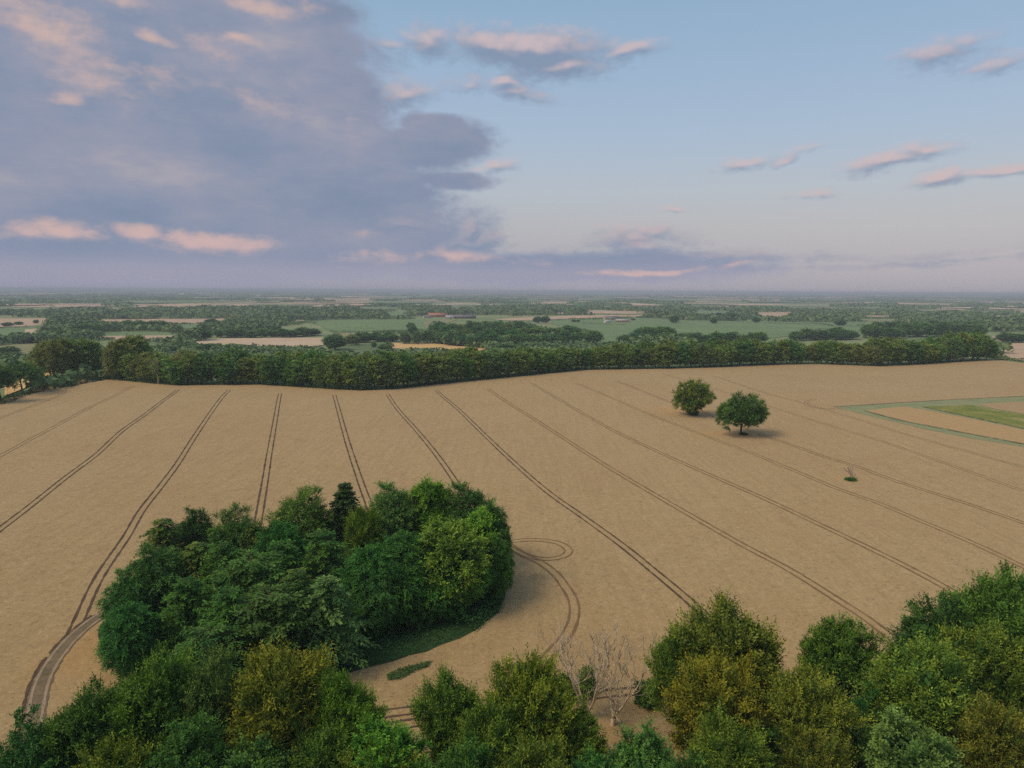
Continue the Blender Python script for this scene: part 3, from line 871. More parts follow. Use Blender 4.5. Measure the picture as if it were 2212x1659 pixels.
def get_proto(k):
    if k not in PROTO: PROTO[k] = proto_conifer(k) if k in ('spruce', 'larch', 'fir', 'blue_spruce', 'pine') else proto(k)
    return PROTO[k]


def plant(name, x, y, z, sx, sz, kind, label, cat='tree', group=None, tint=(1, 1, 1), rz=None):
    """one tree: an Empty at its foot carrying crown and trunk; repeats share their mesh data"""
    cr, tr, H, Rx = kind if isinstance(kind, tuple) else get_proto(kind)
    e = bpy.data.objects.new(name, None); COL.objects.link(e)
    e.empty_display_size = 1.0
    e.location = (x, y, z); e.rotation_euler = (0, 0, rng.random() * 6.283 if rz is None else rz)
    e.scale = (sx, sx, sz)
    tag(e, label, cat, group)
    c = bpy.data.objects.new('crown', cr); COL.objects.link(c); c.parent = e; c.color = (*tint, 1)
    if tr is not None:
        t = bpy.data.objects.new('trunk', tr); COL.objects.link(t); t.parent = e
    return e


def crown_at(u, vtop, wdisp, Ht, Hw=0.45):
    """stand a tree of height Ht so that its crown's skyline shows at (u, vtop), wdisp wide"""
    d = ray(u, vtop); al = -math.asin(d[2]); z0 = 0.5
    r = 5.0
    for _ in range(4):
        b = Ht * Hw
        s = math.hypot(r * math.sin(al), b * math.cos(al))
        zp = z0 + Ht - b + s / math.cos(al)
        t = (zp - CAM_H) / d[2]
        x, y = d[0] * t, d[1] * t
        fwd = -(CAMROT @ np.array([0, 0, 1.0])); dep = np.dot(np.array([x, y, Ht - b - CAM_H]), fwd)
        r = 0.5 * wdisp * (1024 / 2212) * dep / F
    return x, y, float(height(x, y)), r


FORE = [  # u, v of the crown's skyline, width, height, kind, tint, label
    (60, 1545, 170, 17, 'lime_dark', (1, 1, 1), 'dark green tree low in the far left corner beside the dirt track'),
    (190, 1480, 210, 18, 'beech_green', (.85, .95, .9), 'feathery green beech leaning over the end of the dirt track'),
    (335, 1412, 215, 20, 'beech_green', (1.1, 1.05, .8), 'tall green beech with yellowish sprays below the left end of the spinney'),
    (455, 1403, 150, 20, 'ash_grey', (1.1, 1, .95), 'grey green tree squeezed between the green beech and the golden beech'),
    (608, 1392, 235, 21, 'beech_gold', (.95, .92, .8), 'golden topped beech in front of the middle of the spinney'),
    (735, 1452, 175, 18, 'beech_green', (1.25, 1.25, .7), 'fresh green tree on the right shoulder of the golden topped beech'),
    (240, 1600, 180, 15, 'beech_gold', (.8, .9, .8), 'small olive gold tree at the bottom edge below the feathery beech'),
    (110, 1620, 190, 13, 'lime_dark', (.95, 1, 1), 'blackish green tree filling the bottom left corner'),
    (400, 1545, 230, 16, 'lime_dark', (1.3, 1.15, .9), 'shaded drooping tree between the left beeches'),
    (560, 1580, 190, 15, 'puffy_green', (1, 1, 1), 'billowy mid green tree at the bottom edge under the golden beech'),
    (440, 1625, 150, 13, 'puffy_green', (.9, 1.05, 1), 'smaller billowy green tree cut by the bottom edge on the left'),
    (690, 1560, 160, 15, 'beech_olive', (.8, .95, .9), 'dusky olive tree beneath the fresh green tree'),
    (835, 1552, 190, 16, 'puffy_bright', (.62, .8, .7), 'leafy green tree beside the gap with the parallel wheel tracks'),
    (820, 1612, 200, 14, 'beech_gold', (.95, 1, .8), 'low golden green tree cut by the bottom edge left of the gap'),
    (975, 1450, 150, 17, 'beech_olive', (.8, 1, .9), 'olive green beech standing right of the gap with wheel tracks'),
    (1150, 1415, 185, 20, 'beech_gold', (.9, .95, .8), 'tall golden beech with its top just below the curved wheel track'),
    (1060, 1500, 170, 17, 'beech_olive', (.9, 1, .8), 'olive tree filling the space between the two middle beeches'),
    (1010, 1590, 190, 15, 'beech_green', (.75, .85, .9), 'dark green tree at the bottom edge beneath the olive beech'),
    (1150, 1580, 200, 16, 'beech_olive', (.95, .98, .8), 'yellow green tree at the bottom edge below the tall golden beech'),
    (1253, 1527, 118, 14, 'puffy_bright', (.85, .75, .6), 'small bright yellow green tree left of the bare tree foot'),
    (1395, 1562, 175, 14, 'puffy_green', (.95, 1, 1), 'billowy green tree in front of the bare tree at the bottom edge'),
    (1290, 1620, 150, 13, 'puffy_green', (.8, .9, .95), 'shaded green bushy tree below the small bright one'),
    (1500, 1625, 150, 13, 'lime_dark', (1.2, 1.2, 1.1), 'dark rounded tree at the bottom edge below the golden sprays'),
    (1478, 1345, 150, 18, 'beech_olive', (.85, 1, .9), 'olive tree with thin top just right of the bare tree'),
    (1590, 1300, 225, 22, 'beech_olive', (1.05, 1, .95), 'broad olive tree on the field edge right of the bare tree'),
    (1565, 1412, 205, 19, 'beech_gold', (1.15, 1.02, .85), 'beech with bright mustard coloured upright sprays'),
    (1740, 1440, 200, 18, 'beech_rust', (1, 1, .85), 'brown tinged beech right of the mustard coloured one'),
    (1590, 1540, 190, 16, 'beech_olive', (.95, .95, .8), 'olive tree hanging below the mustard coloured sprays'),
    (1770, 1580, 170, 14, 'beech_rust', (.8, .85, .8), 'dull russet tree beneath the brown tinged beech'),
    (1822, 1325, 175, 17, 'round_dark', (1, 1.05, 1), 'dense rounded dark green tree standing apart on the field edge'),
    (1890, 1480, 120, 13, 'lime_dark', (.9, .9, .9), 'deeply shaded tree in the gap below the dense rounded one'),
    (1995, 1388, 230, 19, 'beech_olive', (1, 1.03, .95), 'wide olive green tree right of the dense rounded one'),
    (2030, 1288, 180, 20, 'lime_dark', (1.2, 1.1, 1.1), 'dark green tree against the wheat near the right edge'),
    (2180, 1238, 230, 23, 'beech_green', (1, .98, .9), 'tallest green tree at the right edge of the photo'),
    (2130, 1345, 210, 20, 'beech_olive', (1, 1.05, .9), 'lighter olive tree below the tallest tree on the right'),
    (1975, 1543, 215, 15, 'puffy_grey', (.85, .95, .85), 'billowy pale grey green tree at the bottom near the right corner'),
    (2160, 1510, 180, 16, 'beech_rust', (1.02, .95, .9), 'rusty brown tree in the bottom right corner'),
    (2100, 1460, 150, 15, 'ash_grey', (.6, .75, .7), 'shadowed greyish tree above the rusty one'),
    (1660, 1560, 150, 13, 'lime_dark', (1, 1, 1), 'dark tree in the hollow between the mustard and brown beeches'),
]
for (u, v, w, H, k, tint, lab) in FORE:
    x, y, z, r = crown_at(u, v, w, H, 0.38 if k.startswith('beech') else 0.45)
    p = get_proto(k)
    plant('broadleaf_tree', x, y, z + 0.2, r / p[3], H / p[2], k, lab, group='trees of the near woodland edge', tint=tint)

SPIN = [  # spinney in the wheat
    (350, 1112, 110, 18, 'larch', (.9, .95, 1), 'tall larch with a jutting branch at the back left of the spinney'),
    (418, 1098, 105, 17, 'lime_dark', (1, 1, 1), 'blackish green rounded tree top at the back left of the spinney'),
    (505, 1093, 110, 18, 'ash_grey', (.75, .95, .8), 'mid green rounded tree top left of the notch in the spinney skyline'),
    (545, 1120, 70, 16, 'larch', (.8, .8, .8), 'thin drooping larch at the notch where wheel tracks show behind'),
    (652, 1052, 150, 20, 'ash_grey', (1.1, 1.02, .7), 'yellowish green domed tree left of the pointed spruce'),
    (600, 1110, 110, 18, 'lime_green', (1, 1, 1), 'green tree below the yellowish dome beside the notch'),
    (745, 1034, 115, 21, 'spruce', (1, 1, 1), 'dark pointed spruce standing above the spinney skyline'),
    (850, 1043, 135, 20, 'ash_grey', (1, 1, 1), 'grey green tree at the back right of the pointed spruce'),
    (928, 1032, 120, 21, 'puffy_bright', (.75, .95, .7), 'bright green tree highest on the right of the spinney'),
    (1010, 1045, 140, 20, 'ash_grey', (.6, .8, .7), 'dark green spreading tree on the back right skyline of the spinney'),
    (1068, 1095, 80, 18, 'lime_dark', (1.1, 1, 1), 'dark tree on the far right rim of the spinney'),
    (1040, 1095, 105, 18, 'puffy_bright', (.95, 1, .95), 'lime green rounded crown on the right of the spinney'),
    (975, 1122, 170, 19, 'puffy_bright', (.95, .9, .9), 'broad yellow green tree on the right front of the spinney'),
    (1070, 1150, 80, 15, 'lime_green', (1.1, 1.1, 1), 'green tree low on the right rim of the spinney beside the wheel tracks'),
    (780, 1095, 85, 17, 'beech_gold', (.65, .95, .7), 'small yellow green top in front of the spruce'),
    (870, 1135, 150, 18, 'lime_green', (1, 1, 1), 'large dark green drooping tree in the middle right of the spinney'),
    (800, 1165, 140, 17, 'lime_green', (.9, .95, .95), 'drooping green tree in the centre of the spinney'),
    (700, 1140, 120, 18, 'fir', (1, 1, 1), 'fir in the centre of the spinney with level boughs'),
    (610, 1165, 120, 17, 'fir', (.9, 1, .9), 'green fir left of the spinney centre'),
    (480, 1165, 110, 18, 'fir', (.95, 1, .9), 'pale tipped fir in the left half of the spinney'),
    (425, 1165, 120, 17, 'larch', (1, .95, .9), 'yellowish larch in the left half of the spinney'),
    (335, 1180, 140, 17, 'lime_dark', (1.3, 1.2, 1.2), 'dark green tree on the left flank of the spinney'),
    (540, 1200, 120, 18, 'pine', (.95, 1, .9), 'pine with a bare reddish stem left of the spinney centre'),
    (640, 1225, 125, 17, 'larch', (.8, .9, .8), 'soft needled larch in front of the spinney centre'),
    (705, 1240, 165, 17, 'blue_spruce', (.9, 1, .9), 'grey blue spruce with drooping boughs at the front of the spinney'),
    (580, 1275, 130, 16, 'pine', (1, 1, 1), 'front pine with visible stem above the golden beech'),
    (490, 1270, 120, 17, 'fir', (.85, .95, .95), 'dark fir at the front left of the spinney'),
    (400, 1245, 110, 16, 'fir', (.8, .95, .85), 'dense fir behind the leftmost bushy tree of the spinney'),
    (275, 1235, 120, 14, 'lime_dark', (1.5, 1.3, 1.3), 'dark tree on the left rim of the spinney beside the tramline'),
    (275, 1292, 125, 14, 'lime_green', (.9, 1, 1.15), 'bushy blue green tree at the left front corner of the spinney'),
    (455, 1355, 110, 13, 'pine', (.85, .95, .95), 'short pine over the shaded front of the spinney'),
    (870, 1205, 140, 13, 'lime_green', (.85, 1, .95), 'leafy green tree low on the front of the spinney'),
    (955, 1205, 130, 12, 'lime_green', (.95, 1, .9), 'low spreading green tree above the grassy right corner of the spinney'),
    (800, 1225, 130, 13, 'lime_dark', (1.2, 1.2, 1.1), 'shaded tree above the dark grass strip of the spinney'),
    (1010, 1185, 110, 13, 'puffy_bright', (.55, .8, .7), 'green tree under the broad yellow green one'),
]
for (u, v, w, H, k, tint, lab) in SPIN:
    con = k in ('spruce', 'larch', 'fir', 'blue_spruce', 'pine')
    p = get_proto(k)
    if con:
        d = ray(u, v); t = (0.7 + H - CAM_H) / d[2]; x, y = d[0] * t, d[1] * t
        r = 0.5 * w * (1024 / 2212) * math.hypot(y, CAM_H - H) / F * 1.1; z = float(height(x, y))
    else:
        x, y, z, r = crown_at(u, v, w, H)
    plant('conifer_tree' if con else 'broadleaf_tree', x, y, z + 0.6, r / p[3], H / p[2], k, lab, group='trees of the spinney in the wheat', tint=tint)

# ------------------------------------------------------------------ lone trees and dead wood
def on_ground(u, v, off=0.0):
    p = hit(u, v, off); return p[0], p[1], float(height(p[0], p[1]))


def height_to(x, y, z, u, vtop):
    d = ray(u, vtop); k = math.hypot(x, y) / math.hypot(d[0], d[1])
    return CAM_H + d[2] * k - z


def lone(name, s, u, vb, vt, w, colors, label, **kw):
    x, y, z = on_ground(u, vb)
    H = height_to(x, y, z, u, vt); r = 0.5 * w * (1024 / 2212) * math.hypot(y, CAM_H) / F
    tip, body = colors
    a = dict(H=H, Rx=r * 0.98, zc=H * 0.56, Hc=H * 0.44, tufts=170, K=12, m=8, L=1.9, leaf=0.55, lw=0.6, up=0.3, spread=0.8, amp=0.34, low=-0.85, tip=tip, body=body)
    a.update(kw)
    V, Q, C_ = crown(s, **a)
    wv, wq = wood(s + 1, H, r, r0=0.55, limbs=14)
    e = tag(link(name, None, loc=(x, y, z)), label, 'tree')
    link('crown', make_mesh('crown_' + name, V, Q, M['leaf'], col=C_), e)
    link('trunk', make_mesh('trunk_' + name, wv, wq, M['bark'], smooth=True), e)
    return e, H, r


lone('broadleaf_tree', 401, 1495, 900, 823, 92, ((0.15, 0.20, 0.035), (0.05, 0.11, 0.03)), 'ragged yellow green tree standing alone in the wheat, left of its rounder neighbour', amp=0.3, up=0.5, tufts=300, low=-0.95)
e_, H_, r_ = lone('oak_tree', 402, 1600, 943, 851, 112, ((0.075, 0.15, 0.035), (0.028, 0.075, 0.025)), 'dark green domed oak with open gaps and short trunk alone in the wheat', tufts=320, low=-0.72, amp=0.26)
for u, v, w_, nm, lab in ((1497, 899, 26, 'bush', 'dark ivy covered bush at the foot of the ragged lone tree'), (1606, 942, 18, 'bush', 'low scrub at the foot of the domed oak'), (1838, 1042, 20, 'bush', 'low green scrub round the dead stump in the wheat'),
                            (1215, 1520, 70, 'bush', 'green bush at the foot of the bleached bare tree, on its left'), (1268, 1500, 46, 'bush', 'small bright bush among the twigs of the bleached bare tree'), (1395, 1530, 60, 'bush', 'dark bush right of the taller forked dead tree')):
    x, y, z = on_ground(u, v); dist = math.hypot(x, y); r = 0.5 * w_ * (1024 / 2212) * dist / F
    hh = 4.2 if v > 1400 else 3.6 if u < 1500 else 1.0
    V, Q, C_ = crown(int(u + v), H=hh, Rx=r, zc=hh * 0.45, Hc=hh * 0.55, tufts=50, K=8, m=5, L=0.9, leaf=0.4, lw=0.6, tip=(0.06, 0.13, 0.035), body=(0.025, 0.07, 0.025))
    tag(link(nm, make_mesh('scrub', V, Q, M['leaf'], col=C_), loc=(x, y, z + 0.4)), lab, 'bush')

M['deadwood'] = bark_mat('bleached_wood', (0.32, 0.27, 0.19, 1), (0.68, 0.59, 0.44, 1))
M['greywood'] = bark_mat('grey_wood', (0.20, 0.16, 0.12, 1), (0.40, 0.34, 0.26, 1))


def snag(u, vb, vt, s, label, name='dead_tree', depth=5, spread_=0.5, r0=0.3, ivy=False, mat='deadwood', pos_=None, lean=(0, 0), width=None, stems=1):
    x, y, z = on_ground(u, vb) if pos_ is None else pos_
    H = height_to(x, y, z, u, vt)
    V, Q = dead_tree(s, H, spread_, r0, depth, lean, stems=stems)
    zs = V[:, 2].max(); wx = np.percentile(V[:, 0], 98) - np.percentile(V[:, 0], 2)
    k_ = (width / wx) if width else 1.0; V = V * np.array([k_, k_, H / zs])
    me = make_mesh('dead_wood', V, Q, M[mat], smooth=True)
    if not ivy: return tag(link(name, me, loc=(x, y, z)), label, 'dead tree')
    e = tag(link(name, None, loc=(x, y, z)), label, 'dead tree')
    link('bare_branches', me, e)
    V, Q, C_ = crown(s + 3, H=H * 0.5, Rx=1.2, zc=H * 0.42, Hc=H * 0.2, tufts=14, K=7, m=6, L=1.2, leaf=0.38, lw=0.6, amp=0.5, tip=(0.12, 0.17, 0.03), body=(0.05, 0.11, 0.03), inner=0.1)
    link('ivy', make_mesh('ivy', V, Q, M['leaf'], col=C_), e)
    return e


snag(1268, 1560, 1362, 5, 'bleached bare tree with fine upright twigs beside the curved wheel track', depth=6, spread_=0.3, r0=0.30, ivy=True, lean=(0.05, 0), width=11, stems=5)
snag(1322, 1575, 1368, 12, 'taller forked dead tree with few thick pale limbs above the green bottom trees', depth=6, spread_=0.3, r0=0.36, lean=(0.1, 0), width=9.5, stems=3)
snag(1841, 1041, 1008, 31, 'small broken dead tree standing in the right half of the wheat', depth=3, spread_=0.5, r0=0.42, width=3.0, mat='greywood')
snag(432, 1440, 1335, 44, 'thin leafless tree in the shadowed gap at the front left of the spinney', depth=5, spread_=0.5, r0=0.16)

# ------------------------------------------------------------------ the long tree belt beyond the wheat
TOP = [(110, 745), (150, 725), (200, 724), (255, 735), (290, 758), (330, 772), (400, 762), (560, 764), (700, 764), (850, 768), (950, 760), (1060, 753), (1200, 757), (1250, 751), (1350, 745),
       (1450, 740), (1560, 738), (1660, 733), (1700, 730), (1760, 738), (1850, 740), (1930, 731), (2000, 740), (2060, 728), (2100, 713), (2140, 720), (2160, 745)]


def belt_proto(s, tip, body, **kw):
    a = dict(H=22, Rx=6.5, zc=12, Hc=10.2, tufts=190, K=8, m=5, L=2.0, leaf=0.85, lw=0.6, up=0.3, spread=0.65, amp=0.24, low=-0.9, tip=tip, body=body, inner=0.3)
    a.update(kw)
    V, Q, C_ = crown(s, **a)
    wv, wq = wood(s, 22, 6.5, limbs=6, sides=5)
    return (make_mesh('crown_belt', V, Q, M['leaf'], col=C_), make_mesh('trunk_belt', wv, wq, M['bark']), 22, 6.5)


BP = [belt_proto(501, (0.115, 0.145, 0.045), (0.05, 0.09, 0.028)), belt_proto(502, (0.10, 0.14, 0.045), (0.045, 0.085, 0.028)), belt_proto(503, (0.085, 0.14, 0.045), (0.035, 0.08, 0.03)),
      belt_proto(504, (0.055, 0.115, 0.04), (0.025, 0.07, 0.03)), belt_proto(505, (0.09, 0.13, 0.065), (0.04, 0.08, 0.04)), belt_proto(506, (0.12, 0.13, 0.05), (0.055, 0.08, 0.028)),
      belt_proto(507, (0.065, 0.13, 0.035), (0.03, 0.08, 0.025), up=0.1)]
BN = ['golden olive', 'olive green', 'mid green', 'dark green', 'grey green', 'brownish green', 'leafy green']
ONES = ['first', 'second', 'third', 'fourth', 'fifth', 'sixth', 'seventh', 'eighth', 'ninth', 'tenth', 'eleventh', 'twelfth', 'thirteenth', 'fourteenth', 'fifteenth', 'sixteenth', 'seventeenth', 'eighteenth', 'nineteenth']
TENS = {2: 'twent', 3: 'thirt', 4: 'fort', 5: 'fift', 6: 'sixt', 7: 'sevent', 8: 'eight', 9: 'ninet'}


def ordinal(n):
    if n < 20: return ONES[n - 1]
    return TENS[n // 10] + ('ieth' if n % 10 == 0 else 'y ' + ONES[n % 10 - 1])


us = np.linspace(128, 2152, 400); vs_ = np.interp(us, [p[0] for p in BELT_BASE], [p[1] for p in BELT_BASE])
EW = np.array([hit(u, v)[:2] for u, v in zip(us, vs_)])
cum = np.concatenate([[0], np.cumsum(np.linalg.norm(np.diff(EW, axis=0), axis=1))])
NE = norm(np.gradient(EW, axis=0)); NE = np.column_stack([-NE[:, 1], NE[:, 0]])
NE[NE[:, 1] < 0] *= -1


def belt_row(off, spacing, front, n0=1):
    s = 2.0 + off * 0.2; n = n0; out = []
    while s < cum[-1] - 1:
        i = int(np.searchsorted(cum, s)); i = min(i, len(us) - 1)
        p = EW[i] + NE[i] * (off + rng.normal(0, 1.2)); x, y = p
        z = float(height(x, y)); H = height_to(EW[i][0], EW[i][1], 0, us[i], np.interp(us[i], [q[0] for q in TOP], [q[1] for q in TOP]))
        H = H * (0.93 if front else 1.0) * rng.uniform(0.86, 1.08)
        k = int(rng.choice(7, p=[.2, .22, .16, .13, .09, .1, .1]))
        r = spacing * 0.84 * rng.uniform(0.95, 1.25)
        if front: lab = '%s tree, %s from left in the front row of the belt' % (BN[k], ordinal(n)); gr = 'front row of the long tree belt'
        else: lab = 'tree of the back row of the long belt, mostly hidden by the front row'; gr = 'back row of the long tree belt'
        if us[i] < 330: k = [0, 5, 0, 3, 2][n % 5]; lab = lab.replace(lab.split(' tree,')[0], BN[k]) if front else lab
        plant('belt_tree', x, y, z - (0.5 if front else 0), r / 6.5, H / 22, BP[k], lab, group=gr, tint=(1.5, 1.5, 1.5)); n += 1
        s += spacing * rng.uniform(0.85, 1.2)
    return n


belt_row(7, 9.2, True)
belt_row(16, 11.0, False)
x_, y_, _ = on_ground(342, 832); snag(340, 830, 772, 71, 'pale leafless tree near the left end of the long belt', depth=5, r0=0.3, spread_=0.4, pos_=(x_, y_, 0.0))


def hedge(name, line, w, h, leaf, dens, label, colors=((0.06, 0.115, 0.035), (0.028, 0.065, 0.025)), step_=2.0, group=None, cat='hedge'):
    """a hedge or strip of undergrowth following a line over the land"""
    L = smooth_line(line, step_)
    T = norm(np.gradient(L, axis=0)); N = np.column_stack([T[:, 1], -T[:, 0]])
    n = int(cum_len(L) * dens)
    i = rng.integers(0, len(L), n); ph = rng.uniform(-0.2, math.pi + 0.2, n)
    bump = 0.7 + 0.6 * vnoise(i * step_ / (h * 1.3), np.zeros(n), 5) ** 1.0
    rr = rng.uniform(0.55, 1.0, n) * bump
    q = L[i] + T[i] * rng.uniform(-step_, step_, n)[:, None] * 0.6 + N[i] * (np.cos(ph) * rr * w / 2)[:, None]
    z = height(q[:, 0], q[:, 1]) + np.abs(np.sin(ph)) * rr * h
    P = np.column_stack([q, z]); nn = norm(np.column_stack([N[i] * np.cos(ph)[:, None], np.sin(ph)]) + rng.normal(0, 0.5, (n, 3)))
    D = norm(np.cross(nn, rand_dirs(n, rng))); l = leaf * rng.uniform(0.7, 1.3, n)
    V, Q = rhomb(P - D * l[:, None] * 0.5, D, nn, l, l * 0.7)
    f = np.clip(rng.normal(0.45, 0.25, n), 0, 1)[:, None]
    c = np.array(colors[1]) * (1 - f) + np.array(colors[0]) * f
    me = make_mesh(name, V, Q, M['leaf'], col=np.repeat(c, 4, 0))
    return tag(link(name, me), label, cat, group)


def cum_len(L): return float(np.sum(np.linalg.norm(np.diff(L, axis=0), axis=1)))


ug = EW[::6] + NE[::6] * 1.5
tag(hedge('undergrowth', ug, 5, 3.2, 0.8, 9, 'dark undergrowth and grass along the foot of the long belt', cat='undergrowth'), kind='stuff')
hp = [tuple(h_[:2]) for h_ in hits([(-120, 905), (-40, 884), (20, 866), (75, 846), (120, 826), (150, 818)])]
hedge('field_hedge', hp, 7, 3.6, 0.75, 40, 'dark green hedge on the left edge of the wheat below the corner trees')
hp = [tuple(h_[:2]) for h_ in hits([(2140, 776), (2180, 779), (2230, 784), (2330, 792)])]
hedge('field_hedge', hp, 5, 2.6, 0.8, 14, 'low hedge running right from the right end of the long belt')
for u, vb, vt, w, k, lab in ((48, 850, 782, 100, 3, 'dark spreading oak beside the hedge in the left corner of the wheat'), (2, 868, 792, 70, 6, 'greener tree cut by the left edge beside the corner oak'), (-40, 880, 800, 80, 2, 'tree just beyond the left edge')):
    if u < -20: continue
    x, y, z = on_ground(u, vb); H = height_to(x, y, z, u, vt); r = 0.5 * w * (1024 / 2212) * math.hypot(x, y) / F
    lone('oak_tree', 600 + u, u, vb, vt, w, ((0.075, 0.14, 0.04), (0.03, 0.075, 0.03)), lab, leaf=0.75, tufts=140, K=8, m=6, amp=0.4, zc=H * 0.62, Hc=H * 0.38, low=-0.6)
# grass and scrub round the spinney
sp = np.array(SPIN_W)


def cover(name, poly, n, h, leaf, colors, label, base=CROP):
    P = np.array(poly); x0, y0 = P.min(0); x1, y1 = P.max(0)
    x = rng.uniform(x0, x1, n * 3); y = rng.uniform(y0, y1, n * 3); k = inside(x, y, poly); x, y = x[k][:n], y[k][:n]; n = len(x)
    hh = h * (0.35 + 0.9 * vnoise(x / 2.3, y / 2.3, 9)) * rng.uniform(0.4, 1, n)
    p = np.column_stack([x, y, height(x, y) + base + hh])
    nn = norm(np.array([0, 0, 0.9]) + rng.normal(0, 0.5, (n, 3))); D = norm(np.cross(nn, rand_dirs(n, rng))); l = leaf * rng.uniform(0.6, 1.3, n)
    V, Q = rhomb(p, D, nn, l, l * 0.5)
    f = np.clip(vnoise(x / 4, y / 4, 4) * 0.7 + rng.normal(0.1, 0.2, n), 0, 1)[:, None]
    c = np.array(colors[1]) * (1 - f) + np.array(colors[0]) * f
    return tag(link(name, make_mesh(name, V, Q, M['leaf'], col=np.repeat(c, 4, 0))), label, 'ground cover', kind='stuff')


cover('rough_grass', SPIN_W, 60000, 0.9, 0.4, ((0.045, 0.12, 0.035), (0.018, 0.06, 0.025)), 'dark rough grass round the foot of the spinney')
cover('weeds', [tuple(h_[:2]) for h_ in hits([(835, 1462), (862, 1446), (900, 1436), (935, 1427), (925, 1440), (895, 1452), (862, 1469), (838, 1471)], CROP)], 1500, 0.5, 0.3, ((0.06, 0.13, 0.05), (0.03, 0.08, 0.035)), 'green weed patch in the crop')
rim = [SPIN_W[i] for i in range(5, 11)]
hedge('scrub', [(a - 2.5, b + 1.5) for a, b in rim], 6, 2.6, 0.45, 130, 'low green scrub bulging from the right rim of the spinney', cat='scrub', colors=((0.05, 0.12, 0.035), (0.022, 0.07, 0.028)))
cover('woodland_undergrowth', [(-100, 30), (-100, 66), (-50, 71), (0, 75), (60, 77), (110, 79), (110, 30)], 40000, 3.0, 0.6, ((0.03, 0.075, 0.03), (0.015, 0.045, 0.02)), 'dark undergrowth under the near woodland edge', base=0.3)

